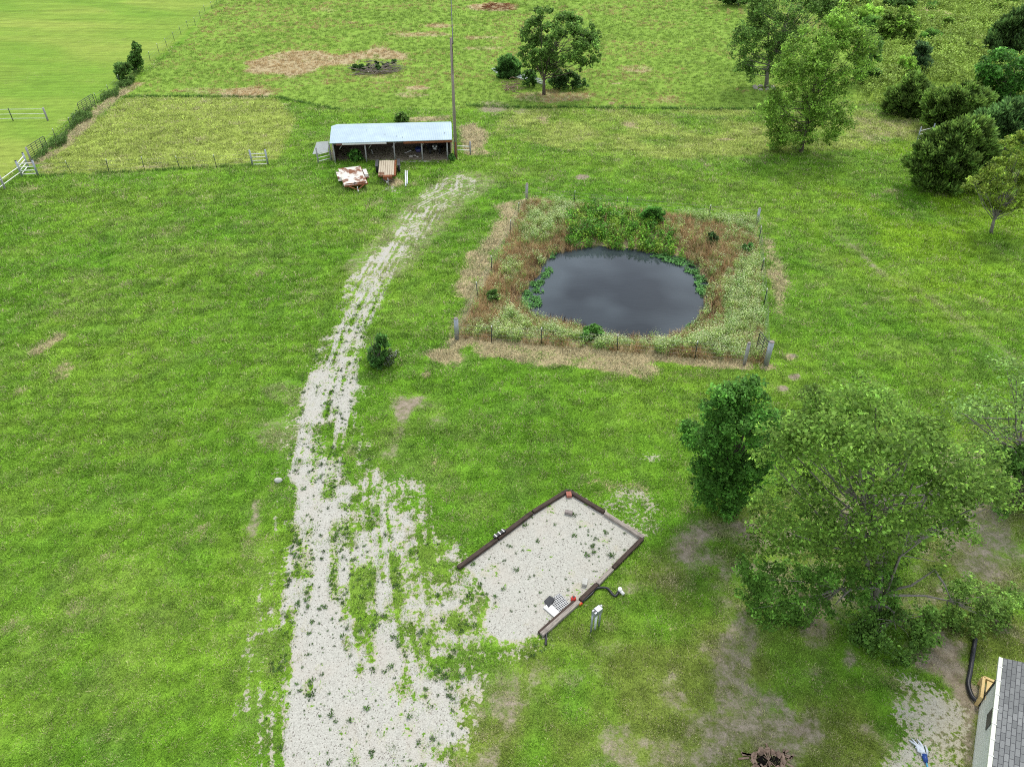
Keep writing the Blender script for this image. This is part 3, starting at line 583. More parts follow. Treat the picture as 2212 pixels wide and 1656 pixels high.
def cone(cx, y0, y1, w, n=9, seed=0):
    rr = random.Random(seed); l_ = []; r_ = []
    for i in range(n):
        t = i/(n-1); hw = w/2*math.sin(min(1, t*1.15+.12)*1.9)*(.85+.3*rr.random()); hw = max(hw, w*.07)
        l_.append((cx-hw, y0+(y1-y0)*t)); r_.append((cx+hw, y0+(y1-y0)*t))
    return l_ + r_[::-1]
OAK=(.105,.20,.042); DARKG=(.085,.18,.036); CEDAR=(.075,.135,.028); PALE=(.13,.24,.05); BRIGHT=(.078,.20,.036); YEL=(.18,.265,.045); OLIVE=(.17,.29,.05)
# solitary trees
tree('field_tree', 'broad dark green tree with leaning branches beside the pile of white pipes', 'tree', (1175,205),
     L(zC, 500,180,600,110,700,95,780,120,880,95,940,180,960,215,1060,230,1095,320,1050,400,1105,470,1060,530,980,560,900,500,820,490,780,600,700,610,600,600,540,540,450,520,440,420,560,360,460,320), 110, .8, 20000, .28, OAK, .75, .2, seed=3, inset=.15,
     trunk_pts=[zC(640,650), zC(690,480), zC(740,330)], twigs=.6, bark='bark')
tree('spreading_tree', 'tall grey green tree with forked trunk rising from the ring of stones', 'tree', (1655,190),
     L(zD, 195,300, 300,170, 280,60, 330,-120, 500,-200, 760,-190, 900,-60, 890,60, 860,130, 720,200, 700,300, 560,330, 520,430, 380,500, 300,490, 250,410), 110, 1.25, 32000, .27, (.13,.235,.055), .6, .26, seed=4, inset=.1,
     trunk_pts=[zD(450,450), zD(500,380), zD(545,240), zD(600,80)], twigs=.5, bark='bark_grey')
tree('leaning_tree', 'large light green tree leaning right with foliage drooping low over the lawn', 'tree', (1730,330),
     L(zD, 440,650, 530,500, 500,420, 600,310, 740,180, 900,95, 1020,110, 1070,260, 1150,310, 1120,420, 1180,480, 1060,560, 980,590, 1020,740, 960,800, 920,830, 905,960, 860,960, 830,880, 760,850, 720,940, 660,960, 500,930, 450,780), 150, 1.1, 46000, .21, (.165,.295,.05), .6, .2, seed=5, inset=.1,
     trunk_pts=[zD(690,900), zD(740,700), zD(850,450), zD(930,250)], twigs=.35, hue=.35)
tree('narrow_tree', 'narrow dark green tree half hidden behind the large leaning tree', 'tree', zD(1110,560),
     L(zD, 1020,330, 1080,220, 1170,260, 1200,400, 1170,540, 1060,540, 1010,450), 34, .8, 7000, .26, DARKG, .7, .14, seed=6)  # leaf colour is a plain dark green
tree('small_tree', 'small tree with pale yellow green leaf tips on open lawn near the right edge', 'tree', (2140,505),
     L(y2, 900,1130, 1010,1040, 1130,1060, 1150,940, 1200,830, 1290,700, 1420,690, 1470,590, 1560,600, 1640,800, 1640,1250, 1480,1400, 1340,1420, 1200,1330, 1120,1350, 1080,1230), 85, .5, 15000, .17, YEL, .7, .13, seed=7,
     trunk_pts=[y2(1215,1470), y2(1250,1420), y2(1330,1300), y2(1400,1000)], twigs=.75, bark='bark_grey', hue=.4)
tree('maple_tree', 'dense dark green tree in front of the bigger airy tree at lower right', 'tree', (1588,1105),
     L(zG, 110,430, 180,380, 200,300, 300,260, 320,180, 400,150, 470,220, 520,330, 560,380, 570,500, 500,620, 470,750, 420,850, 300,870, 220,800, 160,700, 170,580), 130, .6, 36000, .145, BRIGHT, .75, .16, seed=8, hue=.4, inset=.05)
tree('airy_tree', 'largest tree at lower right, airy multi stemmed crown over bare soil', 'tree', (1893,1335),
     L(zG, 480,560, 520,430, 660,380, 760,280, 830,230, 900,270, 1000,240, 1200,270, 1260,310, 1350,420, 1480,540, 1640,520, 1710,620, 1730,760, 1690,880, 1580,900, 1600,1000, 1500,1030, 1450,1130, 1300,1180, 1050,1180, 900,1090, 760,1060, 560,1060, 490,940, 500,800), 130, .8, 52000, .125, (.12,.22,.04), .65, .2, seed=9, inset=.25, sub=9,
     trunk_pts=[zG(1110,1180), zG(1110,1000), zG(1080,850), zG(1060,650), zG(1080,480)], twigs=.65, bark='bark_grey', hue=.35)
def extra_crown(t, outline, n, r, nl, leaf, col, seed, depth=.6, hue=.3):
    g = np.random.default_rng(seed); B = np.array(t.location); cl = silhouette_clumps(outline, B[1], n, r, depth, g, .1)
    V, F, c = leafcloud(sprays(cl, 6, g, cl[:, :3].mean(0)), nl, leaf, g, col, .8, .8, 0, hue)
    link(bpy.data.objects.new('low_foliage', np_mesh('low_foliage', V-B, F, LEAF, c)), t)
    mb = MB(); cen = cl[:, :3].mean(0)-B; dn = np.linalg.norm(cen); k0 = np.array([0, 0, max(.9, min(2.2, cen[2]+.7))]); hub = k0*.35+cen*.65+np.array([0, 0, .15])
    mb.tube([k0*.9, (k0+hub)/2+np.array([g.normal()*.15, g.normal()*.15, .12]), hub, hub*.3+cen*.7], [.06, .045, .03, .015], 6, False)
    for i in g.choice(len(cl), max(2, len(cl)//4), replace=False):
        e = cl[i, :3]-B; mb.tube([hub, (hub+e)/2+g.normal(size=3)*.12, e], [.022, .016, .006], 4, False)
    mb.build('low_branch', M['bark_grey'], t)
AT = bpy.data.objects['airy_tree']
extra_crown(AT, L(zG, 350,1170, 420,1090, 540,1100, 720,1150, 900,1180, 1000,1130, 1180,1180, 1200,1300, 1150,1370, 900,1330, 820,1400, 560,1420, 420,1390, 400,1260), 80, .5, 14000, .125, (.095,.205,.036), 21)
extra_crown(AT, L(zG, 1480,1250, 1600,1200, 1760,1240, 1830,1310, 1760,1440, 1620,1500, 1500,1420, 1420,1420), 45, .45, 5500, .12, (.13,.23,.05), 22)
extra_crown(AT, L(zG, 900,1420, 1100,1390, 1350,1360, 1450,1400, 1330,1560, 1250,1640, 1050,1540), 45, .45, 5500, .12, (.10,.2,.04), 23)
mb = MB()
for k, (a, b_, c_, rr) in enumerate([((1100,1190),(1040,1020),(960,870),.11),((1130,1190),(1160,1000),(1130,780),.12),((1150,1200),(1250,1000),(1300,820),.06),((1150,1190),(1220,1080),(1380,960),.05),((1140,1200),(1180,800),(1150,560),.08),((1090,1200),(960,1000),(850,960),.07),((1120,1240),(960,1250),(880,1330),.06),((1150,1260),(1280,1230),(1400,1150),.06),((1400,1150),(1450,1220),(1500,1330),.045)]):
    B = np.array(AT.location); off = [0, .3, -.5, -.8, .8, .4, -.6, -.5, -.8][k]
    p0 = B*0 + np.array([.05*k-.2, off*.1, .1]) if k < 6 else np.array(P(zG(*a), B[1]+off*.4))-B
    mb.tube([p0, np.array(P(zG(*b_), B[1]+off*.6))-B, np.array(P(zG(*c_), B[1]+off))-B], [rr*1.1, rr*.8, rr*.3], 6)
mb.build('stem', M['bark_grey'], AT)
tree('edge_tree', 'thin leaved tree cut off by the right edge beside the airy tree', 'tree', zG(1830,790),
     L(zG, 1390,300, 1560,240, 1640,130, 1740,60, 1900,-40, 2150,0, 2250,400, 2200,700, 1950,720, 1700,560, 1600,500, 1450,420), 70, .7, 7500, .13, (.15,.26,.07), .6, .2, seed=10, bark='bark_grey', twigs=.7, hue=.35)
tree('edge_bush', 'dark leafy bush at the foot of the thin leaved tree on the right edge', 'bush', zG(1800,830),
     L(zG, 1690,760, 1720,620, 1660,540, 1760,520, 1900,480, 2050,560, 2050,800, 1960,880, 1850,760, 1760,870, 1700,860), 50, .5, 9000, .15, DARKG, .6, .1, seed=12)
# junipers of the hedge on the right
def juniper(name, label, base, outline, n, r, nl, leaf=.5, col=CEDAR, seed=1, group=None, depth=.8):
    return tree(name, label, 'shrub', base, outline, int(n*1.3), r, int(nl*1.2), leaf, col, depth, .12, 'bark', seed, group, spray=1, twigs=.15, hue=.4, inset=.25, sub=5)
JG = 'dark junipers along the right side'
juniper('juniper', 'rounded dark juniper at the left end of the hedge beside tall scrub', y2(400,460), L(y2, 180,360, 260,260, 360,150, 430,90, 530,90, 570,200, 600,330, 580,470, 380,470, 200,410), 60, .75, 15000, seed=31, group=JG)
juniper('juniper', 'wide dark juniper above the grey pipe brace in the hedge', y2(730,600), L(y2, 540,330, 620,230, 720,260, 850,200, 960,180, 1080,230, 1160,330, 1160,480, 1020,570, 740,600, 560,480), 85, .8, 20000, seed=32, group=JG)
juniper('juniper', 'biggest dark juniper, lowest in the hedge and behind the small yellow green tree', y2(780,1160), L(y2, 430,940, 450,780, 640,680, 700,620, 850,580, 1000,530, 1130,580, 1200,720, 1250,900, 1180,1100, 900,1200, 680,1130, 540,1090), 120, .8, 30000, seed=33, group=JG)
juniper('juniper', 'dark juniper right of the biggest one, cut off by the right edge', y2(1300,830), L(y2, 1080,520, 1150,440, 1300,400, 1500,360, 1640,380, 1640,700, 1440,640, 1300,720, 1220,800, 1180,640), 60, .85, 14000, col=(.055,.115,.034), seed=34, group=JG)
juniper('juniper', 'near black domed juniper high on the right edge', y1(2080,530), L(y1, 1880,430, 1950,300, 2030,230, 2130,150, 2300,90, 2400,200, 2400,530, 2100,540, 1890,520), 75, 1.2, 15000, .8, (.045,.09,.024), seed=35, group=JG)
juniper('upright_juniper', 'slim upright dark juniper standing alone in the weedy scrub', y1(1220,680), cone(y1(1235,0)[0], y1(0,420)[1], y1(0,690)[1], 26, seed=2), 24, .7, 5000, .6, (.045,.09,.036), seed=36)
tree('locust_tree', 'bright green feathery tree at the right edge above the hedge', 'tree', y1(2050,1000),
     L(y1, 1760,640, 1880,560, 1960,480, 2050,470, 2130,520, 2300,500, 2400,700, 2400,1000, 2150,960, 2000,1000, 1950,860, 1800,780), 70, 1.0, 13000, .3, (.075,.20,.035), .6, .16, seed=37)
# scrub bushes at the upper right
bushes = [('bush', 'yellow green mounded bush at the head of the scrub behind the leaning tree', (480,140), (355,20,610,140), YEL), ('bush', 'dark bush cut off by the top edge right of the tall tree', (690,85), (590,-60,790,85), DARKG),
    ('bush', 'dark twin bush near the top edge at the start of the dry strip', (1010,110), (880,0,1140,115), DARKG), ('bush', 'mid green bush between the dark twin bush and the mounded one', (750,220), (590,90,830,220), OLIVE),
    ('bush', 'biggest olive bush in the middle of the scrub', (1030,430), (830,120,1200,430), OLIVE), ('bush', 'dark low bush touching the right side of the biggest scrub bush', (1310,440), (1220,330,1430,445), DARKG),
    ('bush', 'small round bush alone in the dry strip', (1470,300), (1410,165,1530,300), OLIVE), ('bush', 'tiny bush left of the small round one in the dry strip', (1290,245), (1245,180,1335,245), OLIVE),
    ('bush', 'short bush at the right end of the scrub row under the dry strip', (1470,440), (1430,365,1525,440), OLIVE), ('bush', 'dark green bush right behind the crown of the leaning tree', (800,400), (640,210,880,400), DARKG),
    ('bush', 'dark green small bush at the very top in the dry strip', (1230,45), (1190,-20,1270,45), DARKG), ('bush', 'tiny dark bush below the small one at the very top', (1335,80), (1300,40,1365,80), DARKG),
    ('bush', 'dark bush sticking out of the green weed strip at upper right', (1970,130), (1880,55,2010,135), OLIVE), ('bush', 'leafy bush left of the slim upright juniper', (1100,720), (1010,560,1190,720), OLIVE),
    ('bush', 'little bush between the upright juniper and the near black domed one', (1680,520), (1640,440,1750,520), OLIVE), ('bush', 'green bush at the top edge above the weed strip', (1800,15), (1380,-60,2212,25), (.11,.24,.04))]
for i, (nm, lb, b_, (x0, a0, x1, a1), cl_) in enumerate(bushes):
    px = [y1(x0, a0), y1(x1, a1)]; big = (x1-x0) > 200
    tree(nm, lb, 'bush', y1(*b_), oval(px[0][0], px[0][1], px[1][0], px[1][1], seed=i), 70 if big else 22, .8 if big else .5, 14000 if big else 3600, .36, cl_, .7, .08, seed=50+i, group='bushes in the weedy scrub', spray=i % 2, twigs=.2, inset=0)
tree('bush', 'dark bush cut off by the top edge left of the tall forked tree', 'bush', (1595,14), oval(1555,-40,1625,14), 24, 1.2, 5000, .45, DARKG, .6, .1, seed=70, inset=.4)
tree('bush', 'green scrub clump between the hedge and the locust tree', 'bush', y2(1120,330), L(y2, 1000,180, 1100,60, 1250,60, 1300,250, 1200,330, 1040,320), 26, .8, 5500, .34, OLIVE, .6, .08, seed=71, inset=.5)
# fence line, field and yard shrubs
tree('columnar_tree', 'dark columnar evergreen on the far field fence line', 'tree', zA(1130,600), L(zA, 1065,520, 1075,420, 1095,360, 1125,350, 1160,390, 1190,480, 1180,580, 1130,600, 1075,590), 40, .55, 7000, .22, DARKG, .7, .12, seed=80, inset=.7)
juniper('fence_juniper', 'small fan shaped juniper beside the columnar evergreen on the fence', zA(1040,680), L(zA, 950,590, 1020,540, 1070,580, 1075,650, 1040,690, 1000,660), 18, .5, 3500, .45, (.065,.13,.032), seed=81)
juniper('field_juniper', 'round bristly evergreen shrub growing over the left end of the white pipes', zC(350,640), L(zC, 270,580, 290,510, 360,480, 420,510, 430,600, 400,640, 290,640), 30, .6, 6500, .5, (.055,.13,.032), seed=82)
tree('low_shrub', 'low dark shrub right of the broad field tree trunk', 'bush', zC(880,740), L(zC, 680,720, 720,620, 800,600, 900,620, 1000,700, 1000,740, 850,750), 30, .6, 5000, .28, (.065,.14,.035), .6, .08, seed=83, inset=.5)
tree('low_shrub', 'small green shrub between the pipes and the field tree trunk', 'bush', zC(520,720), L(zC, 450,700, 470,600, 560,590, 600,650, 560,720), 16, .5, 2400, .26, (.075,.17,.035), .6, .06, seed=84, inset=.5)
tree('low_shrub', 'small shrub behind the shed roof', 'bush', zB(1395,735), L(zB, 1345,720, 1360,670, 1430,660, 1445,720, 1400,735), 14, .45, 2200, .25, OAK, .6, .05, seed=85, inset=.5)
tree('shed_weed', 'tall green weed growing at the front of the left shed bay', 'weed', z3(600,655), L(z3, 470,570, 520,510, 640,520, 680,580, 660,640, 560,660, 490,610), 16, .3, 2400, .2, BRIGHT, .4, .03, seed=86, inset=.5, twigs=.6)
tree('shed_weed', 'small green weed at the right corner post of the shed', 'weed', z3(1800,640), L(z3, 1760,610, 1800,560, 1850,590, 1840,640, 1770,640), 8, .3, 900, .18, BRIGHT, .4, .03, seed=87, inset=.4, twigs=.6)
juniper('pond_bush', 'dark round bush on the north bank of the pond', zE(1325,345), L(zE, 1275,300, 1300,260, 1330,240, 1375,280, 1370,330, 1320,350, 1280,340), 22, .32, 4000, .3, (.06,.16,.03), seed=88)
juniper('pond_bush', 'small feathery bush left of the round one on the north bank', zE(1005,315), L(zE, 980,300, 985,265, 1010,255, 1030,280, 1025,315), 10, .25, 1400, .26, (.075,.2,.03), seed=89)
juniper('pond_bush', 'dark tuft of brush in the north east corner of the pond', zE(1893,515), L(zE, 1865,500, 1875,475, 1905,475, 1920,500, 1895,518), 8, .25, 1200, .24, (.036,.10,.024), seed=90)
juniper('pond_bush', 'dark tuft on the brown west bank of the pond', zE(358,805), L(zE, 335,790, 345,760, 375,760, 385,790, 360,808), 8, .24, 1100, .24, (.045,.10,.022), seed=91)
tree('pond_bush', 'bright green leafy bush at the near edge of the pond', 'bush', zE(950,1035), L(zE, 885,1010, 910,980, 960,960, 1010,990, 1020,1025, 950,1040, 890,1035), 20, .3, 2600, .16, BRIGHT, .5, .03, seed=92, inset=.5)
tree('pond_bush', 'grey green bush on the north bank toward the north east corner', 'bush', zE(1690,460), oval(*zE(1660,405), *zE(1715,462)), 10, .28, 1400, .16, (.05,.10,.03), .5, .03, seed=93, inset=.4)
# yard shrub with dead twigs and white flowers
YS = juniper('yard_shrub', 'dark evergreen shrub with bare twigs and white flowers beside the driveway', z1(1040,470), L(z1, 960,420, 1000,330, 1040,260, 1090,270, 1085,380, 1060,470, 990,470), 26, .24, 4200, .24, (.05,.12,.03), seed=94)
g = np.random.default_rng(5); mb = MB(); B = np.array(YS.location)
for i in range(26):
    e = np.array(P(z1(920+g.random()*110, 235+g.random()*130), B[1]+g.normal()*.25))-B; mb.tube([(-.1, 0, 0), e*.55+np.array([-.05, 0, -.05]), e], [.016, .01, .004], 4, False)
mb.build('dead_twig', M['dead'], YS)
cl = silhouette_clumps(L(z1, 1080,340, 1130,310, 1180,370, 1170,440, 1120,490, 1060,480, 1070,420), B[1], 16, .22, .6, g, .4)
V1, F1, c1 = leafcloud(cl, 1500, .12, g, (.08,.13,.035)); link(bpy.data.objects.new('flower_stem', np_mesh('flower_stem', V1-B, F1, LEAF, c1)), YS)
cl[:, 2] += .06; V1, F1, c1 = leafcloud(cl, 900, .06, g, (.62,.62,.52), 1.2, hue=.1); link(bpy.data.objects.new('blossom', np_mesh('blossom', V1-B, F1, LEAF, np.clip(c1, 0, .7))), YS)
# ------------------------------------------------------------------ scattered ground cover (stuff)
def scatter(name, pos, scl, tint, variants, label, cat, pick=None, tilt=.12):
    n = len(pos); me = bpy.data.meshes.new(name); me.vertices.add(n); me.vertices.foreach_set('co', np.asarray(pos, np.float32).ravel())
    a = me.attributes.new('tint', 'FLOAT_COLOR', 'POINT'); c = np.ones((n, 4), np.float32); c[:, :3] = tint; a.data.foreach_set('color', c.ravel())
    a = me.attributes.new('scl', 'FLOAT_VECTOR', 'POINT'); s = np.asarray(scl, np.float32); s = np.repeat(s[:, None], 3, 1) if s.ndim == 1 else s; a.data.foreach_set('vector', s.ravel())
    a = me.attributes.new('rot', 'FLOAT_VECTOR', 'POINT'); r = np.zeros((n, 3), np.float32); r[:, :2] = rng.normal(size=(n, 2))*tilt; r[:, 2] = rng.random(n)*6.2832; a.data.foreach_set('vector', r.ravel())
    a = me.attributes.new('pick', 'INT', 'POINT'); pk = rng.integers(0, len(variants), n) if pick is None else pick; a.data.foreach_set('value', pk.astype(np.int32))
    o = tag(link(bpy.data.objects.new(name, me)), label, cat, kind='stuff')
    gt = bpy.data.node_groups.new(name, 'GeometryNodeTree'); gt.interface.new_socket('Geometry', in_out='INPUT', socket_type='NodeSocketGeometry'); gt.interface.new_socket('Geometry', in_out='OUTPUT', socket_type='NodeSocketGeometry')
    N, Lk = gt.nodes, gt.links; gi = N.new('NodeGroupInput'); go = N.new('NodeGroupOutput'); jn = N.new('GeometryNodeJoinGeometry')
    mp = N.new('GeometryNodeMeshToPoints'); Lk.new(gi.outputs[0], mp.inputs[0])
    def na(nm, dt):
        q = N.new('GeometryNodeInputNamedAttribute'); q.data_type = dt; q.inputs[0].default_value = nm; return q.outputs[0]
    for i, vme in enumerate(variants):
        vo = bpy.data.objects.new(vme.name, vme); oi = N.new('GeometryNodeObjectInfo'); oi.inputs[0].default_value = vo
        cmpn = N.new('FunctionNodeCompare'); cmpn.data_type = 'INT'; cmpn.operation = 'EQUAL'; Lk.new(na('pick', 'INT'), cmpn.inputs[2]); cmpn.inputs[3].default_value = i
        ip = N.new('GeometryNodeInstanceOnPoints'); Lk.new(mp.outputs[0], ip.inputs['Points']); Lk.new(cmpn.outputs[0], ip.inputs['Selection']); Lk.new(oi.outputs['Geometry'], ip.inputs['Instance'])
        er = N.new('FunctionNodeEulerToRotation'); Lk.new(na('rot', 'FLOAT_VECTOR'), er.inputs[0]); Lk.new(er.outputs[0], ip.inputs['Rotation']); Lk.new(na('scl', 'FLOAT_VECTOR'), ip.inputs['Scale'])
        Lk.new(ip.outputs[0], jn.inputs[0])
    Lk.new(jn.outputs[0], go.inputs[0])
    md = o.modifiers.new('scatter', 'NODES'); md.node_group = gt
    return o
def blades(name, n, rad, h, wd, lean, seed, col=(1, 1, 1), var=.35, bend=.4):
    g = np.random.default_rng(seed); V = []; F = []; C = []
    for i in range(n):
        a = g.random()*6.283; r = rad*g.random()**.6; b = np.array([r*math.cos(a), r*math.sin(a), 0]); hh = h*(.55+.6*g.random())
        da = a + g.normal()*.8; dv = np.array([math.cos(da), math.sin(da), 0])*lean*hh*(.4+g.random()); sd = np.array([-math.sin(g.random()*6.28), math.cos(g.random()*6.28), 0])*wd*.5
        k = len(V); V += [b-sd, b+sd, b+dv*.45+np.array([0, 0, hh*.65])+sd*.7, b+dv*.45+np.array([0, 0, hh*.65])-sd*.7, b+dv+np.array([0, 0, hh*(1-bend*g.random())])]
        F += [(k, k+1, k+2, k+3), (k+3, k+2, k+4, k+4)]; C += [np.array(col)*(1+var*(g.random()-.5)*2)]*5
    return V, F, C
def vmesh(name, *parts):
    V = []; F = []; C = []
    for v, f, c in parts: n = len(V); V += list(v); F += [tuple(i+n for i in q) for q in f]; C += list(c)
    me = bpy.data.meshes.new(name); me.from_pydata([tuple(v) for v in V], [], [q if q[2] != q[3] else q[:3] for q in F]); me.materials.append(LEAFI)
    a = me.color_attributes.new('col', 'FLOAT_COLOR', 'POINT'); c = np.ones((len(V), 4), np.float32); c[:, :3] = np.array(C); a.data.foreach_set('color', c.ravel()); return me
def puff(n, rad, z0, z1, leaf, seed, col=(1, 1, 1), up=.6, asp=.6):
    g = np.random.default_rng(seed); a = g.random(n)*6.283; r = rad*g.random(n)**.5; C = np.stack([r*np.cos(a), r*np.sin(a), z0+(z1-z0)*g.random(n)], 1)
    N_ = rdir(n, g); N_[:, 2] += up; N_ /= np.linalg.norm(N_, axis=1, keepdims=True); V, F = leaves(C, N_, rdir(n, g), leaf*(.6+.8*g.random(n)), leaf*asp*(.6+.8*g.random(n)), .1)
    c = np.array(col)[None]*(.65+.7*g.random(n))[:, None]; return V, [tuple(f) for f in F], np.repeat(c, 4, 0)
LAWN = [vmesh('lawn_tuft', blades('', 16, .16, .075, .016, .9, i)) for i in range(3)]
TALL = [vmesh('field_tuft', blades('', 16, .28, .34, .03, .7, 10+i)) for i in range(3)]
STRAW = [vmesh('straw_tuft', blades('', 20, .26, .62, .02, .55, 20+i)) for i in range(3)]
REED = [vmesh('reed_tuft', blades('', 12, .2, .8, .035, .25, 30+i, bend=.1)) for i in range(2)]
FLOW = [vmesh('flower_tuft', blades('', 8, .2, .7, .02, .4, 40+i, (.16,.25,.075)), puff(56, .30, .15, .74, .10, 40+i, (.32,.48,.11), asp=.4), puff(28, .34, .62, .86, .042, 50+i, (.60,.69,.38), 1.5, .9)) for i in range(3)]
BROAD = [vmesh('weed_tuft', blades('', 5, .1, .6, .02, .5, 60+i, (.6,.7,.6)), puff(46, .3, .1, .75, .15, 60+i)) for i in range(3)]
PADL = [vmesh('water_plant', puff(26, .3, .03, .16, .16, 70+i, up=1.3, asp=.85)) for i in range(2)]
ROSE = [vmesh('gravel_weed', blades('', 18, .05, .07, .022, 1.6, 80+i), puff(8, .1, .02, .06, .07, 80+i)) for i in range(3)]
def sample(poly_w, dens, soft=None):
    x0, y0 = poly_w.min(0); x1, y1_ = poly_w.max(0); n = int((x1-x0)*(y1_-y0)*dens); x = rng.uniform(x0, x1, n); y = rng.uniform(y0, y1_, n)
    k = sdp(x, y, poly_w) > 0; return x[k], y[k]
def jitter(c, v=.25): return c*(1 + v*(rng.random((len(c), 1))-.5)*2)
# mown lawn: density thins out with distance
FR = W2(L(zI, -120,1760, 2332,1760, 2400,-10, -190,-10))
def lawn():
    X = []; S = []
    yb = 9.5
    while yb < 125:
        dy = yb*.12; dens = 62*min(1, (16/yb)**1.35); hw = .80*yb+9
        n = int(2*hw*dy*dens); X.append(np.stack([rng.uniform(-hw, hw, n), rng.uniform(yb, yb+dy, n)], 1)); S.append(np.full(n, (max(yb, 14)/14)**.62)); yb += dy
    X = np.concatenate(X); S = np.concatenate(S); x, y = X[:, 0], X[:, 1]
    c = chans(x, y); f = fbm(x, y, .9, 2, 3)-.5
    keep = (rng.random(len(x)) > .985*sst(.20, .78, c['g'])) & (sdp(x, y, HAY) < .2) & (rng.random(len(x)) > .9*sst(.28, .6, c['d']+f*.7)) & (sdp(x, y, PF_W) < .1) & (sdp(x, y, FIELD) < 0) & (sdp(x, y, PAD_W) < -.12)
    keep &= ~((x > -18.8) & (x < -6) & (y > 73) & (y < 78.5))
    x, y, S = x[keep], y[keep], S[keep]; s_ = c['s'][keep]; gcx = gcolor(x, y)
    dry = np.maximum(np.maximum(sst(.38, .6, s_ + (f[keep])*.9), .6*sst(.2, .5, c['d'][keep])), .75*(rng.random(len(x)) < .07+.10*fbm(x, y, 3, 4, 2)))[:, None]
    t = jitter(gcx*1.22, .36)*(.9+.4*(rng.random((len(x), 1)) > .8))*(1-dry) + dry*jitter(np.array([[.52,.46,.25]])*np.ones_like(gcx), .3)
    hs = .8+.5*rng.random(len(x)); sc_ = np.stack([S*hs, S*hs, np.minimum(S, 2.2)*hs*(.8+.5*fbm(x, y, 2.0, 5, 2))], 1)
    scatter('lawn_grass', np.stack([x, y, zgnd(x, y)], 1), sc_, t, LAWN, 'short mown lawn grass around the driveway and pond', 'grass')
lawn()
# unmown field
def field():
    X = []; S = []; yb = 76
    while yb < 190:
        dy = yb*.06; dens = 6*min(1, (90/yb)**2); hw = .78*yb+6; n = int(2*hw*dy*dens); X.append(np.stack([rng.uniform(-hw, hw, n), rng.uniform(yb, yb+dy, n)], 1)); S.append(np.full(n, .75*(yb/90)**.8)); yb += dy
    X = np.concatenate(X); S = np.concatenate(S); x, y = X[:, 0], X[:, 1]; k = (sdp(x, y, FIELD) > .05) & (sdp(x, y, SCRUB) < 0); x, y, S = x[k], y[k], S[k]
    c = chans(x, y); dry = np.maximum(sst(.34, .6, c['s'] + (fbm(x, y, 2, 2, 3)-.5)*.9), .8*(rng.random(len(x)) < .45*sst(.4, .65, fbm(x, y*1.5, 9, 3, 3))))[:, None]; gcx = gcolor(x, y)
    t = jitter(gcx*1.1, .35)*(1-dry) + dry*jitter(np.array([[.58,.40,.18]])*np.ones_like(gcx), .25)
    scatter('field_grass', np.stack([x, y, zgnd(x, y)], 1), S*(.7+.6*rng.random(len(x))), t, TALL, 'tall unmown grass of the field behind the shed', 'grass')
field()
def margin(nm, px, lab, wd=.35, sc=1.0, tint=(.10,.22,.03), dens=9):
    ln = W2(px); X = []
    for a, b in zip(ln[:-1], ln[1:]):
        n = int(np.linalg.norm(b-a)*dens); t = rng.random((n, 1)); X.append(a*(1-t)+b*t + rng.normal(size=(n, 2))*wd*.5)
    X = np.concatenate(X); scatter(nm, np.stack([X[:, 0], X[:, 1], zgnd(X[:, 0], X[:, 1])], 1), sc*(.6+.6*rng.random(len(X))), jitter(np.array([tint])*np.ones((len(X), 3)), .4), TALL, lab, 'grass')
margin('field_margin', L(zI, 268,209, 430,209, 600,211, 720,236) + L(zI, 740,237, 740,237), 'taller grass tinted dark for its own shade along the mown edge behind the paddock', .35, 1.0)  # real taller tufts; the shade at their edge is put into the dark tint
margin('field_margin', L(zI, 1010,229, 1100,233, 1230,233, 1400,235, 1560,237, 1660,236, 1760,228), 'taller grass tinted dark for its own shade along the mown edge beyond the pond', .35, 1.1)  # same dark tint, shade of the tall grass edge put into the tuft colour
margin('fence_margin', L(zI, 86,381, 160,377, 250,373, 340,368, 430,362, 545,357), 'taller dark grass under the paddock wire fence', .3, .8)
# pond bank: dry grass, white flowers, green weeds, reeds, water plants
bx, by = sample(PF_W, 34); bd = sdp(bx, by, WATER_W); fd = sdp(bx, by, PF_W); k = (bd < .15) & (fd > .12); bx, by, bd, fd = bx[k], by[k], bd[k], fd[k]
GREENZ = W2(L(zE, 800,350, 900,280, 1020,270, 1280,330, 1400,400, 1480,470, 1540,560, 1300,520, 1000,475, 820,450), -.2)
FLZ = [W2(L(zE, *a), -.1) for a in [(180,1000,380,960,400,860,500,870,570,960,800,990,1100,1020,1400,1050,1700,1000,1780,860,1740,700,1800,620,1950,560,2000,700,2010,1180,1400,1130,180,1040),
       (540,330,640,260,760,230,900,260,830,340,700,440,580,470,540,420), (1400,290,1940,350,1950,440,1750,380), (410,600,520,560,540,640,430,660), (950,290,1250,310,1200,360,960,350)]]
fl = np.max([sst(-.5, .5, sdp(bx, by, q) + 1.3*(fbm(bx, by, 1.6, 3, 3)-.5)) for q in FLZ], 0); gn = sst(-.4, .5, sdp(bx, by, GREENZ) + 1.2*(fbm(bx, by, 1.5, 1, 3)-.5))
u = rng.random(len(bx)); zb = zgnd(bx, by); u2 = rng.random(len(bx))
isg = u < gn*.8; isf = ~isg & (u2 < np.maximum(fl*.75, .10)); isr = ~isg & (bd > -.55) & (rng.random(len(bx)) < .3); iss = ~isg & ~isf & ~isr
pos = np.stack([bx, by, zb], 1)
def put(nm, m, var, base, v, sc, lab, cat, thin=1.):
    m = m & (rng.random(len(bx)) < thin); n = int(m.sum()); base = np.array(base); cidx = rng.integers(0, len(base), n)
    scatter(nm, pos[m], sc*(.6+.7*rng.random(n))*(.75+.5*fbm(bx[m], by[m], 1.7, 4, 2)), jitter(base[cidx], v), var, lab, cat)
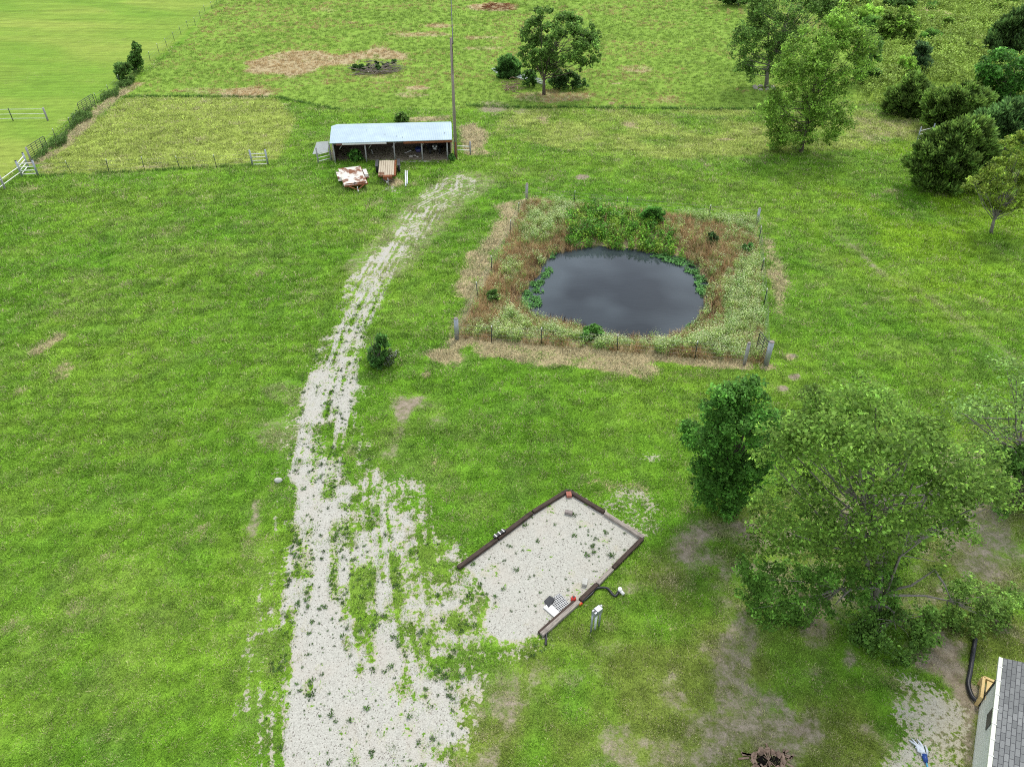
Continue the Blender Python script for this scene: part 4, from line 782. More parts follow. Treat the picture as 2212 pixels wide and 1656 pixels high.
put('dry_bank_grass', iss, STRAW, [(.62,.42,.20), (.54,.36,.16), (.62,.48,.25), (.28,.34,.09), (.42,.25,.11)], .3, .95, 'dry brown grass on the pond banks', 'grass', 1.)
put('white_flowers', isf, FLOW, [(1, 1, 1), (1.15, 1.1, .9), (.85, .95, .8)], .2, .9, 'white flowering weeds along the pond fence', 'wildflowers', .6)
put('green_weeds', isg, BROAD, [(.14,.36,.03), (.20,.42,.04), (.09,.25,.025), (.28,.44,.05)], .35, 1.05, 'bright green leafy weeds on the far pond bank', 'weeds', .34)
put('brown_reeds', isr, REED, [(.10,.05,.03), (.07,.04,.025), (.16,.10,.05)], .3, .8, 'dark brown reeds at the water edge', 'reeds', .6)
wp = [W2(L(zE, *a), WATER_Z) for a in [(650,690,670,700,650,760,640,850,560,870,515,830,560,755,600,700), (1310,505,1400,515,1520,560,1600,630,1650,710,1655,820,1610,800,1580,680,1500,605,1320,545), (1480,1020,1560,950,1650,890,1680,930,1600,1010,1500,1040), (690,600,710,610,690,670,650,680,670,630), (690,540,740,515,740,545,690,560)]]
xx = [sample(q, 16) for q in wp]; x = np.concatenate([a[0] for a in xx]); y = np.concatenate([a[1] for a in xx]); k = rng.random(len(x)) < .35+.65*(fbm(x, y, .8, 2, 2) > .45); x, y = x[k], y[k]
scatter('water_plants', np.stack([x, y, np.full(len(x), WATER_Z+.01)], 1), .55+.5*rng.random(len(x)), jitter(np.array([[.10,.26,.06]])*np.ones((len(x), 3)), .35), PADL, 'floating green water plants along the pond edge', 'water plants')
# weeds in the gravel
x, y = sample(W2(L(zI, 560,1700, 1120,1700, 1400,1160, 1230,1050, 880,1180, 760,850, 830,600, 640,800, 600,1250)), 30); c = chans(x, y); inpad = sdp(x, y, PAD_W) > .1
pr = np.where(inpad, .12+.5*sst(.5, .7, fbm(x, y, 1.4, 1, 3)), .16+.5*sst(.5, .62, fbm(x, y, 1.6, 5, 3)) + .9*(c['v'] > .35)); tdw = x - np.interp(y, DRV[:, 1], DRV[:, 0]); sw = streak(tdw, y); k = (c['g'] > .25) & (rng.random(len(x)) < pr*np.where(inpad, .45, .2+.9*sst(.55, .3, sw))) | (c['v'] > .5) & (rng.random(len(x)) < .5); x, y = x[k], y[k]
scatter('gravel_weeds', np.stack([x, y, zgnd(x, y)], 1), .4+1.2*rng.random(len(x))**3, jitter(np.array([[.08,.155,.035]])*np.ones((len(x), 3)), .4), ROSE, 'small dark green weeds sprouting through the gravel', 'weeds')
# scrub undergrowth upper right and weeds along the left fence
x, y = sample(SCRUB, 1.5); k = rng.random(len(x)) > sst(.35, .6, chans(x, y)['s']+(fbm(x, y, 4, 3, 3)-.5)*.6); x, y = x[k], y[k]; k = np.abs(x) < .8*y+8; x, y = x[k], y[k]
scatter('scrub_weeds', np.stack([x, y, zgnd(x, y)], 1), (1.2+1.1*rng.random(len(x)))*(.4+1.2*fbm(x, y, 4, 2, 3)), jitter(np.array([[.33,.48,.075]])*(.6+.7*fbm(x, y, 6, 6, 3))[:, None], .25), BROAD, 'yellow green weeds filling the scrub at the upper right', 'weeds')
fl_w = W2(L(zA, 300,1340, 420,1240, 480,1190, 590,1080, 700,970, 800,880, 870,830, 960,770, 1090,660, 1240,540, 1320,470)); x = rng.uniform(-75, -25, 60000); y = rng.uniform(60, 110, 60000); d = sdl(x, y, fl_w); k = (d < .9*sst(.42, .75, fbm(x, y, 3, 1, 2))+.08) & (rng.random(len(x)) < .55); x, y = x[k], y[k]
scatter('fence_weeds', np.stack([x, y, zgnd(x, y)], 1), .5+.6*rng.random(len(x)), jitter(np.array([[.12,.22,.045]])*np.ones((len(x), 3)), .35), BROAD, 'dark green weeds under the diagonal field fence', 'weeds')
# ------------------------------------------------------------------ fences
def tpost_mesh(h=1.4):
    return MB().tube([(0, 0, -.05), (0, 0, h-.14)], .032, 6).mesh('post', M['tpost']), MB().tube([(0, 0, h-.14), (0, 0, h)], .034, 6).mesh('tip', M['tip'])
TP = tpost_mesh(); TPB = tpost_mesh(1.35)
def wire_mb(pts, hs, sag=.02, r=.008):
    mb = MB()
    for h in hs:
        for a, b in zip(pts[:-1], pts[1:]): mb.tube([(a[0], a[1], a[2]+h), ((a[0]+b[0])/2, (a[1]+b[1])/2, (a[2]+b[2])/2+h-sag), (b[0], b[1], b[2]+h)], r, 4, False)
    return mb
def add_posts(t, pts, meshes=TP, tip=True, lean=.04):
    B = t.location
    for p in pts:
        o = link(bpy.data.objects.new('post', meshes[0]), t); o.location = (p[0]-B[0], p[1]-B[1], p[2]-B[2]); o.rotation_euler = (random.gauss(0, lean), random.gauss(0, lean), 0)
        if tip: link(bpy.data.objects.new('tip', meshes[1]), o)
def loc(pts, t): B = t.location; return [(p[0]-B[0], p[1]-B[1], p[2]-B[2]) for p in pts]
far = [GP(zA(*p)) for p in [(1850,5),(1800,40),(1757,80),(1700,110),(1660,155),(1620,215),(1560,240),(1500,290),(1445,340),(1385,395),(1318,440),(1245,510),(1170,580),(1095,650),(1000,710),(912,795),(812,865)]]
far = [GP((530,-40)), GP((505,-12))] + far
t = thing('wire_fence', 'long steel post wire fence running diagonally along the hay field', 'fence', far[-1]); add_posts(t, far); wire_mb(loc(far, t), (.35, .75, 1.15)).build('wire', M['wire'], t)
mid_ = [GP(zA(*p)) for p in [(668,955),(595,1075),(470,1170),(402,1235)]]
t = thing('wire_fence', 'short wire fence section between the two grey field gates', 'fence', mid_[1]); add_posts(t, mid_[1:3]); wire_mb(loc(mid_, t), (.35, .75, 1.15)).build('wire', M['wire'], t)
def gate(label, a, b, h=1.2, z0=.2, bars=6, mat_='galv', r=.025, verts=3, group=None, zs=None):
    a, b = np.array(a), np.array(b); t = thing('farm_gate', label, 'gate', tuple(a), group=group); d = b-a; mb = MB(); u = lambda s_, z: tuple(d*s_ + np.array([0, 0, z]))
    mb.tube([u(0, z0), u(0, z0+h-.1), u(.04, z0+h), u(.96, z0+h), u(1, z0+h-.1), u(1, z0+.1), u(.96, z0), u(0, z0)], r, 6); mb.build('frame', M[mat_], t)
    for i in range(1, bars): MB().tube([u(0, z0+h*i/bars), u(1, z0+h*i/bars)], r*.75, 6).build('bar', M[mat_], t)
    for i in range(1, verts+1): MB().tube([u(i/(verts+1), z0), u(i/(verts+1), z0+h)], r*.75, 6).build('brace', M[mat_], t)
    return t
GG = 'steel farm gates in the field fence'
gate('long grey bar gate at the lower end of the diagonal fence', GP(zA(262,1330)), GP(zA(402,1235)), mat_='dark', group=GG, r=.035)
gate('long grey bar gate further up the diagonal fence among weeds', GP(zA(672,955)), GP(zA(795,872)), mat_='dark', group=GG, r=.035)
def brace_panel(label, posts, rails, h=1.6, pr=.085, cat='fence brace', group='pipe braces of the fences', pm='grey_wood', rm='tip', rr=.035, pairs=None, cap=None):
    t = thing('fence_brace', label, cat, posts[0], group=group); q = loc(posts, t)
    for p in q:
        o = MB().tube([(p[0], p[1], p[2]-.1), (p[0], p[1], p[2]+h)], pr, 10).build('post', M[pm], t)
        if cap: MB().tube([(p[0], p[1], p[2]+h), (p[0], p[1], p[2]+h+.05)], [pr*1.02, pr*.9], 10).build('cap', M[cap], o)
    for i, j in pairs or [(k, k+1) for k in range(len(q)-1)]:
        for z in rails:
            MB().tube([(q[i][0], q[i][1], q[i][2]+z), (q[j][0], q[j][1], q[j][2]+z)], rr, 6).build('rail', M[rm], t)
    return t
brace_panel('white railed corner brace of three grey posts at the paddock corner', [GP(zA(318,1457)), GP(zA(185,1465)), GP(zA(240,1395))], (.25, .6, .95, 1.3), pm='galv', pr=.10, rr=.045, cap='dark')
brace_panel('white railed brace of two grey posts at the end of the paddock wire fence', [GP(zB(160,1095)), GP(zB(288,1090))], (.12, .5, .85, 1.2), pm='galv', pr=.09, rr=.04)
brace_panel('grey brace standing in front of the white panel at the left shed corner', [GP(z3(108,680)), GP(z3(272,640))], (.2, .55, .9), pm='grey_wood', pr=.08, rr=.04)
brace_panel('low grey brace beside the utility pole at the right shed corner', [GP(z3(1850,560)), GP(z3(2048,568))], (.45, .85), h=1.4, pm='grey_wood', pr=.09, rr=.05)
brace_panel('thin grey pipe brace leaning at the edge of the juniper hedge', [GP(y2(470,735)), GP(y2(600,700))], (.15, .45, .95, 1.35), h=1.8, pm='galv', pr=.06, rr=.035)
pad_f = [GP(zA(*p)) for p in [(318,1457),(597,1445),(905,1432),(1200,1415),(1492,1405),(1795,1390)]] + [GP(zB(160,1095))]
t = thing('wire_fence', 'paddock wire fence of six dark steel posts with pale tips', 'fence', pad_f[1]); add_posts(t, pad_f[1:-1], tip=True, lean=.07); wire_mb(loc(pad_f, t), (.4, .8, 1.2)).build('wire', M['wire'], t)
t = thing('gate_post', 'grey wooden post at the near end of the lower field gate', 'post', GP(zA(262,1340))); MB().tube([(0, 0, -.1), (0, 0, 1.5)], .1, 10).build('shaft', M['grey_wood'], t)
# rail fences
p_ = [GP(zA(185,1468)), GP(zA(45,1572)), GP(zA(-110,1690))]; t = thing('rail_fence', 'two rail fence running off the left edge from the paddock corner', 'fence', p_[1])
for p in loc(p_[1:], t): MB().tube([(p[0], p[1], p[2]-.1), (p[0], p[1], p[2]+1.35)], .10, 10).build('post', M['grey_wood'], t)
for z in (.5, 1.0): MB().tube([(q[0], q[1], q[2]+z) for q in loc(p_, t)], .04, 6).build('rail', M['tip'], t)
p_ = [GP(zA(-200,1012)), GP(zA(110,1003)), GP(zA(397,1000))]; t = thing('rail_fence', 'three rail pale fence end standing alone in the hay field', 'fence', p_[2])
for i, p in enumerate(loc(p_, t)): MB().tube([(p[0], p[1], p[2]-.1), (p[0], p[1], p[2]+1.5)], .05 if i < 2 else .11, 10).build('post', M['tpost'] if i < 2 else M['grey_wood'], t)
for z in (.3, .8, 1.35): MB().tube([(q[0], q[1], q[2]+z) for q in loc(p_, t)], .028, 6).build('rail', M['tip'], t)
# pond fence
def corner_post(label, p, h=1.5, r=.13, m='galv', lean=(0, 0)):
    t = thing('corner_post', label, 'post', GP(p), group='thick grey posts of the pond fence'); t.rotation_euler = (lean[0], lean[1], 0)
    MB().tube([(0, 0, -.1), (0, 0, h)], r, 12).build('shaft', M[m], t); MB().tube([(0, 0, h), (0, 0, h+.05)], [r*1.03, r*.85], 12).build('cap', M['block'], t); return t
corner_post('thick grey post at the far left corner of the pond fence', zE(563,208), 1.65, .12, 'grey_wood'); corner_post('thick grey post at the far right corner of the pond fence', zE(1950,342), 1.35, .12)
corner_post('thick grey post with rusty cap at the near left corner of the pond fence', zE(143,1040), 1.6, .15); corner_post('stout grey post with rusty cap that carries the pond gate', zE(2005,1198), 1.75, .17)
corner_post('slimmer grey post left of the pond gate opening', zE(1875,1192), 1.6, .11, 'grey_wood')
NW, NE, SE, SW, SG = zE(563,208), zE(1950,342), zE(2005,1198), zE(143,1040), zE(1875,1192)
runs = [('wire fence of dark posts along the far side of the pond', [NW, zE(849,232), zE(1162,270), zE(1658,318), NE]), ('wire fence of dark posts along the right side of the pond', [NE, y6(1237,505), y6(1255,790), y6(1283,1060), SE]),
        ('wire fence of dark posts along the near side of the pond', [SG, zE(1577,1160), zE(1108,1115), zE(650,1075), zE(352,1060), SW]), ('wire fence of dark posts along the left side of the pond', [SW, y5(441,1145), y5(580,878), y5(763,515), y5(848,335), NW])]
for lb, ps in runs:
    q = [GP(p) for p in ps]; t = thing('pond_fence', lb, 'fence', q[0], group='wire fences around the pond'); add_posts(t, q[1:-1], TPB, True, .02); wire_mb(loc(q, t), (.3, .6, .9, 1.2), .01, .006).build('wire', M['wire'], t)
gate('dark steel bar gate swung open into the flowers at the pond corner', GP(z8(1335,620)), GP(z8(1150,370)), 1.25, .25, 6, 'dark', .028, 1)
# ------------------------------------------------------------------ open shed
A = {k: np.array(G(z3(*p), z)) for k, (p, z) in dict(fl=((248,425),2.2), fr=((1812,378),2.2), rl=((272,208),2.8), rr=((1805,170),2.8), bl=((345,183),2.45), br=((1797,150),2.45)).items()}
sb = np.array([A['fl'][0], A['fl'][1]+.3, 0]); shed = thing('pole_shed', 'long open fronted shed with metal roof, pale blue of the sky put into its colour', 'shed', tuple(sb))
def rel(v): return tuple(np.asarray(v)-sb)
T_ = np.array([0, 0, .05]); mb = MB()
mb.hexa([rel(A[k]-T_) for k in ('fl', 'fr', 'rr', 'rl')], [rel(A[k]) for k in ('fl', 'fr', 'rr', 'rl')]); mb.hexa([rel(A[k]-T_) for k in ('rl', 'rr', 'br', 'bl')], [rel(A[k]) for k in ('rl', 'rr', 'br', 'bl')])
roof = mb.build('roof', roof_mat(), shed)
mb = MB()
for p in [(405,378),(722,262),(795,305),(955,312),(1105,335),(1180,348),(1716,288),(722,250),(580,280)]:
    f = (p[1]-190)/200; q = G(z3(*p), 2.8-.6*np.clip(f, 0, 1)+.02); mb.box(rel(q), (.13, .07, .03), rz=p[0])
mb.build('roof_hole', M['dark'], roof)
eu = (A['fr']-A['fl']); eu /= np.linalg.norm(eu); nb_ = np.array([-eu[1], eu[0], 0])
def wall(a, b, za, zb_, name, th=.06):
    a, b = np.array(a), np.array(b); d = (b-a)/np.linalg.norm(b-a); nn = np.array([-d[1], d[0], 0])*th
    MB().hexa([rel(a), rel(b), rel(b+nn), rel(a+nn)], [rel(a+[0, 0, za]), rel(b+[0, 0, zb_]), rel(b+nn+[0, 0, zb_]), rel(a+nn+[0, 0, za])]).build(name, M['barn'], shed)
g0 = lambda v: np.array([v[0], v[1], 0.])
bL, bR = g0(A['rl'])+nb_*1.4+eu*.25, g0(A['rr'])+nb_*1.6-eu*.15; fL, fR = g0(A['fl'])+eu*.25+nb_*.35, g0(A['fr'])-eu*.25+nb_*.35
wall(bL, bR, 2.4, 2.4, 'back_wall'); wall(fL+nb_*.3, bL, 2.15, 2.4, 'side_wall'); wall(bR, fR+nb_*.3, 2.4, 2.15, 'side_wall')
for s_ in (.0, .27, .515, .755, .975):
    p = fL*(1-s_)+fR*s_; MB().tube([rel(p-[0, 0, .1]), rel(p+[random.gauss(0, .03), 0, 2.14])], .075, 8).build('post', M['grey_wood'], shed)
def beam(s0, s1, m, z, h, off, nm='fascia'):
    a = A['fl']*(1-s0)+A['fr']*s0 + nb_*off; b = A['fl']*(1-s1)+A['fr']*s1 + nb_*off
    MB().hexa([rel(a+[0, 0, z-h]), rel(b+[0, 0, z-h]), rel(b+nb_*.04+[0, 0, z-h]), rel(a+nb_*.04+[0, 0, z-h])], [rel(a+[0, 0, z]), rel(b+[0, 0, z]), rel(b+nb_*.04+[0, 0, z]), rel(a+nb_*.04+[0, 0, z])]).build(nm, M[m], shed)
beam(.05, .45, 'fascia', -.07, .2, .03); beam(.6, 1.0, 'rust', -.07, .22, .03); beam(.02, 1., 'barn', -.08, .22, .3, 'beam'); beam(.1, .46, 'tarp', -.06, .16, -.012, 'peeled_trim')
for s_ in (.05, .3, .5, .75):      # knee braces
    p = fL*(1-s_)+fR*s_; MB().tube([rel(p+[.45, 0, 2.05]), rel(p+[.02, 0, 1.45])], .04, 6).build('knee_brace', M['grey_wood'], shed)
def wheel(r, w_, parent, loc_, rz=0, nm='wheel'):
    o = MB().tube([(-w_/2, 0, 0), (-w_*.45, 0, 0), (w_*.45, 0, 0), (w_/2, 0, 0)], [r*.9, r, r, r*.9], 18).build(nm, M['rubber'], parent); o.location = loc_; o.rotation_euler = (0, 0, rz)
    MB().tube([(-w_*.52, 0, 0), (w_*.52, 0, 0)], r*.55, 12).build('rim', M['rim'], o); return o
# things kept in the shed
c = G(z3(1580,560)); t = thing('old_tractor', 'small dark tractor parked in the right bay of the shed', 'tractor', (c[0], c[1]+1.0, 0), .15)
MB().box((0, -.55, .75), (.55, 1.1, .5)).build('hood', M['dark'], t, .05); MB().box((0, .4, .6), (.5, .8, .3)).build('body', M['dark'], t, .04); MB().box((0, .55, .95), (.5, .45, .12)).box((0, .78, 1.15), (.5, .1, .4)).build('seat', M['black'], t, .03)
for sx in (-1, 1):
    wheel(.55, .32, t, (sx*.62, .55, .55)); wheel(.32, .2, t, (sx*.5, -.9, .32)); MB().tube([(sx*.17, -1.12, .82), (sx*.17, -1.08, .82)], .08, 10).build('headlight', M['white'], t)
MB().tube([(0, -.1, 1.25), (0, .1, 1.0), (0, .12, .8)], .025, 6).build('steering_column', M['dark'], t); MB().box((0, -1.13, .6), (.3, .04, .2)).build('grille', M['rim'], t)
c = G(z3(1385,530), .0); t = thing('plastic_tub', 'violet tub lying inside the open shed', 'tub', (c[0], c[1], 0)); MB().tube([(0, 0, 0), (0, 0, .35)], [.28, .36], 14).build('tub_body', M['purple'], t); MB().tube([(0, 0, .35), (0, 0, .39)], .38, 14).build('lid', M['blue'], t)
for lb, px, ln, rz in [('pale board lying on the dirt in the second shed bay', (790,555), .9, 1.9), ('pale board standing up at a slant in the third shed bay', (1240,555), .9, .6)]:
    c = G(z3(*px)); tag(MB().box((0, 0, 0), (ln, .14, .04)).build('loose_board', M['white'], None), lb, 'board'); o = bpy.context.scene.objects[-1] if False else list(COL.objects)[-1]; o.location = (c[0], c[1]+.3, .06); o.rotation_euler = (0, -.2, rz)
for i, (lb, px, r_) in enumerate([('largest pale stone in a row on the shed floor', (1290,605), .2), ('middle pale stone on the shed floor', (1338,592), .16), ('small pale stone right of the others on the shed floor', (1372,607), .13)]):
    c = G(z3(*px)); tag(MB().blob((0, 0, r_*.5), r_, i, 8, (1.2, .9, .6), .15).build('stone', M['rock']), lb, 'stone', 'stones on the shed floor').location = (c[0], c[1], 0)
c = G(z3(890,500)); t = thing('wire_hoop', 'bent wire hoops hung in the second bay of the shed', 'hoop', (c[0], c[1]+1.5, .3))
for k in range(3): MB().tube([((.9+.1*k)*math.cos(a), .12*k, .6+.5*math.sin(a)) for a in np.linspace(0, math.pi, 12)], .02, 5).build('hoop', M['rim'], t)
c = G(z3(170,590)); t = thing('sheet_panel', 'pale sheet panel propped up behind the grey brace at the left shed corner', 'panel', (c[0], c[1], 0))
MB().hexa([(-1.15, .15, .12), (.5, .3, .35), (.55, 1.0, 1.25), (-.7, .9, 1.15)], [(-1.15, .12, .16), (.5, .27, .39), (.55, .97, 1.29), (-.7, .87, 1.19)])  .build('sheet', M['tarp'], t); MB().tube([(-.6, .95, 0), (-.6, .95, 1.12)], .04, 6).build('prop', M['grey_wood'], t); MB().tube([(.45, 1.05, 0), (.45, 1.05, 1.2)], .04, 6).build('prop', M['grey_wood'], t)
# ------------------------------------------------------------------ utility pole and cable
b = GP(z3(1865,632)); tp = P((974,82), b[1]); t = thing('utility_pole', 'tall grey wooden utility pole at the right end of the shed', 'utility pole', b); dx = tp[0]-b[0]
MB().tube([(0, 0, -.2), (dx*.5, 0, tp[2]*.5), (dx, 0, tp[2])], [.17, .145, .115], 12).build('shaft', M['pole'], t)
MB().tube([(.02, -.16, 0), (.02+dx*.15, -.15, tp[2]*.16)], .06, 8).build('conduit', M['rust'], t); MB().tube([(dx*.8+.06, -.12, tp[2]*.72), (dx*.9+.14, -.14, tp[2]*.86), (dx*.97+.1, -.1, tp[2]*.95)], .03, 6).build('drop_wire', M['cable'], t)
MB().box((dx*.97+.1, 0, tp[2]-.5), (.14, .1, .16)).build('insulator', M['dark'], t)
a0 = np.array([tp[0]+.16, b[1], tp[2]-.55]); e0 = np.array(P((972,-60), b[1]+55)); e0[2] = max(e0[2], 9.5)
e0 = np.array([a0[0]-.22, 0, 0]) ; yy = b[1]+60; e0 = np.array([(971.5-CX)/FD*(yy*CP+(H-10.5)*SP)*1.0, yy, 10.8])
t = tag(MB().tube([tuple(a0*(1-s_)+e0*s_-np.array([0, 0, .9*4*s_*(1-s_)*.5])) for s_ in np.linspace(0, 1, 14)], .05, 6).build('overhead_cable', M['cable']), 'black overhead cable running from the pole away over the field', 'cable')
# ------------------------------------------------------------------ trailers
def trailer(label, TL, TR, BR, BL, zd, deck, group):
    q = [np.array(v) for v in (TL, TR, BR, BL)]; c = sum(q)/4; f = (q[2]+q[3])/2-(q[0]+q[1])/2; ln = np.linalg.norm(f[:2]); wd = (np.linalg.norm((q[1]-q[0])[:2])+np.linalg.norm((q[2]-q[3])[:2]))/2; rz = math.atan2(-f[0], f[1])+math.pi
    return thing('flat_trailer', label, 'trailer', (c[0], c[1], 0), rz, group), ln, wd
TG = 'flat trailers parked before the shed'
t, ln, wd = trailer('flat trailer with rust stained white steel deck', G(z3(368,750),.6), G(z3(640,718),.6), G(z3(730,925),.6), G(z3(445,975),.6), .6, 'deck', TG)
MB().box((0, 0, .58), (wd, ln, .05)).build('deck', M['deck'], t, .01)
for sx in (-1, 1): MB().box((sx*(wd/2+.02), 0, .55), (.05, ln+.04, .14)).build('side_rail', M['deck'] if sx < 0 else M['rust'], t, .008)
MB().box((0, -ln/2-.03, .55), (wd+.08, .05, .14)).build('front_rail', M['rust'], t, .008); MB().box((0, ln/2+.03, .55), (wd+.08, .05, .14)).build('rear_rail', M['deck'], t, .008)
MB().box((0, -ln/2+.18, .66), (wd*.9, .06, .08)).build('head_bar', M['rust'], t)
for sx in (-1, 1):
    MB().box((sx*(wd/2+.22), .35, .72), (.36, 1.5, .04)).box((sx*(wd/2+.22), 1.15, .55), (.36, .04, .32), rx=.5).box((sx*(wd/2+.22), -.45, .55), (.36, .04, .32), rx=-.5).build('fender', M['deck'], t, .01); wheel(.32, .22, t, (sx*(wd/2+.2), .35, .33))
    MB().tube([(sx*wd*.35, -ln/2, .5), (0, -ln/2-1.15, .5)], .05, 6).build('tongue', M['rust'], t)
MB().tube([(0, -ln/2-1.1, .5), (0, -ln/2-1.4, .5)], .05, 8).blob((0, -ln/2-1.42, .5), .07, 1).build('coupler', M['rim'], t); MB().tube([(0, -ln/2-.95, .05), (0, -ln/2-.95, .75)], .035, 8).build('jack', M['rim'], t); MB().tube([(-.1, -ln/2+.1, .62), (-.12, -ln/2+.1, .8), (.05, -ln/2+.05, .72)], .035, 6).build('chain', M['dark'], t)
t, ln, wd = trailer('flat trailer with weathered plank deck and rusty front box', G(z3(872,645),.7), G(z3(1120,640),.7), G(z3(1080,845),.7), G(z3(888,830),.7), .7, 'plank', TG)
n_ = 8; pw = wd/n_
for i in range(n_): MB().box((-wd/2+pw*(i+.5), random.uniform(-.08, .08), .7+random.uniform(-.008, .008)), (pw*.88, ln+random.uniform(-.2, .1), .045)).build('plank', M['rust'] if i == 7 else M['plank'], t, .006)
MB().box((0, 0, .6), (wd*.96, ln*.98, .1)).build('frame', M['rust'], t); MB().box((.05, -ln/2-.28, .62), (wd*.5, .5, .34)).build('front_box', M['rust'], t, .02)
mb = MB()
for i in range(6): mb.box((-wd/2+.08+i*.09, -ln/2+.35, .76), (.03, .95, .03))
for i in range(3): mb.box((-wd/2+.3, -ln/2-.05+i*.4, .765), (.6, .03, .03))
mb.build('grate', M['rust'], t)
for sx in (-1, 1):
    for yy in (.1, .95): wheel(.38, .24, t, (sx*(wd/2+.2), yy+.5, .4))
    MB().box((sx*(wd/2+.2), 1.0, .86), (.3, 1.9, .03)).box((sx*(wd/2+.2), 1.98, .7), (.3, .03, .3)).build('fender', M['dark'], t, .01); MB().tube([(sx*wd*.3, -ln/2-.3, .5), (0, -ln/2-1.1, .5)], .05, 6).build('tongue', M['dark'], t)
MB().tube([(0, -ln/2-1.05, .5), (0, -ln/2-1.35, .52)], .055, 8).build('coupler', M['rim'], t); MB().tube([(.1, -ln/2-.95, .05), (.1, -ln/2-.95, .8)], .035, 8).build('jack', M['rim'], t)
for i, (a, b_) in enumerate([((1217,775),(1221,970)), ((1240,778),(1240,940))]):
    p0, p1 = G(z3(*a), .12), G(z3(*b_), .12); o = tag(MB().tube([(0, 0, 0), tuple(np.array(p1)-np.array(p0))], .07, 8).build('white_pipe', M['pvc']), ['longer white pipe on the grass right of the plank deck trailer', 'shorter white pipe beside the longer one near the trailer'][i], 'pipe', 'white pipes by the trailer'); o.location = p0
# pile of pipes under the field tree
PG = 'white pipes in the pile by the field tree'
for i in range(9):
    a = np.array(G(z4(205+12*i, 160+10*i), .1)); b_ = np.array(G(z4(1080+8*i, 350+14*i), .1)); o_ = i*.16; dz = .09+.13*(i % 3)
    k = rng.random()*.12; o = tag(MB().tube([(0, 0, 0), tuple((b_-a)*(.9+k))], .075, 7).build('pile_pipe', M['pvc']), 'white pipe in the long pile beside the broad field tree', 'pipe', PG); o.location = (a[0], a[1], dz)
# ------------------------------------------------------------------ brush piles
def brush(label, pts, n, ln, seed, m='dead', h=.6):
    g = np.random.default_rng(seed); q = [np.array(G(p)) for p in pts]; c = sum(q)/len(q); t = thing('brush_pile', label, 'brush pile', (c[0], c[1], 0)); mb = MB(); ex = max(abs(p[0]-c[0]) for p in q); ey = max(abs(p[1]-c[1]) for p in q)
    for i in range(n):
        a = g.normal()*.5 + (0 if g.random() < .7 else 1.2); p = np.array([g.uniform(-1, 1)*ex, g.uniform(-1, 1)*ey, g.random()**2*h+.08]); d = np.array([math.cos(a), math.sin(a), g.normal()*.15])*ln*(.4+g.random()*.8)*.5
        r_ = .02+.05*g.random()**2; mb.tube([p-d, p+np.array([0, 0, .08*g.normal()]), p+d], [r_, r_*.8, r_*.3], 5, False)
    mb.build('branches', M[m], t); return t
t = brush('heap of dead grey branches in the rough grass behind the shed', L(zB, 1040,300, 1340,290, 1330,340, 1100,345), 150, 2.9, 1, 'dead', 1.0)
cl = silhouette_clumps(L(zB, 970,310, 1000,280, 1100,255, 1340,240, 1370,300, 1300,290, 1050,300, 1000,330), t.location[1]+1.2, 12, .4, .8, np.random.default_rng(3), .3); V1, F1, c1 = leafcloud(sprays(cl, 5, np.random.default_rng(4), cl[:, :3].mean(0)), 1800, .3, np.random.default_rng(3), (.045,.10,.025)); link(bpy.data.objects.new('green_growth', np_mesh('green_growth', V1-np.array(t.location), F1, LEAF, c1)), t)
brush('reddish dead brush mound near the top edge of the field', L(y8, 880,40, 1020,25, 1000,45, 900,45), 90, 3.0, 2, 'rust', .7)
brush('small heap of brown brush left of the field tree', L(zC, 330,720, 440,690, 450,760, 350,780), 60, 1.6, 3, 'stump', .8)
# ring of stones round the forked tree
for i in range(34):
    a = i*.62; rr = .9+.5*((i*7) % 5)/5; c = G((1655,190)); r_ = .16+.12*((i*13) % 7)/7
    o = tag(MB().blob((0, 0, r_*.45), r_, i, 7, (1.2, 1, .75), .22).build('ring_stone', M['rock']), 'pale stone in the ring around the forked tall tree', 'stone', 'stones around the forked tree'); x_, y_ = c[0]-.4+rr*1.25*math.cos(a), c[1]-.3+rr*.8*math.sin(a); o.location = (x_, y_, gz(x_, y_)); o.rotation_euler = (0, 0, a)
# ------------------------------------------------------------------ gravel pad edging and the things around it
def timber(label, p, q, m='timber', z=.0, h=.17, wd=.2, grp='landscape timbers around the gravel pad'):
    a, b_ = np.array(G(zF(*p), .15)), np.array(G(zF(*q), .15)); d = b_-a; ln = np.linalg.norm(d); rz = math.atan2(d[1], d[0])
    t = MB().box((0, 0, h/2), (ln-.03, wd, h)).build('landscape_timber', M[m], None, .025); t.location = ((a[0]+b_[0])/2, (a[1]+b_[1])/2, z); t.rotation_euler = (0, 0, rz); return tag(t, label, 'timber', grp)
timber('dark timber at the open near left end of the pad', (410,830), (688,625)); timber('dark timber in the middle of the upper left pad edge', (692,622), (938,437)); timber('dark timber from the upper left edge to the top corner of the pad', (942,434), (1190,282))
timber('red brown timber right of the top corner of the pad', (1200,285), (1452,435)); timber('bleached cracked timber between it and the right corner of the pad', (1452,440), (1730,618), 'timber_light')
timber('grey cracked timber below the right corner of the pad', (1722,622), (1512,832), 'timber'); timber('grey timber in the middle of the lower right pad edge', (1508,836), (1400,945), 'timber_light'); timber('brown timber above the black hose end', (1398,947), (1278,1062))
timber('bleached timber at the open lower end of the pad', (1274,1066), (1003,1305), 'timber_light')
timber('dark inner timber lying against the lower end timber', (1240,1065), (985,1290), 'timber', 0, .12, .16)
def small(nm, lb, cat, px, z, f, fr=zF, rz=0, grp=None):
    c = G(fr(*px), z); t = thing(nm, lb, cat, (c[0], c[1], gz(c[0], c[1])), rz, grp); f(t); return t
BRK = 'blocks lying on the gravel pad'
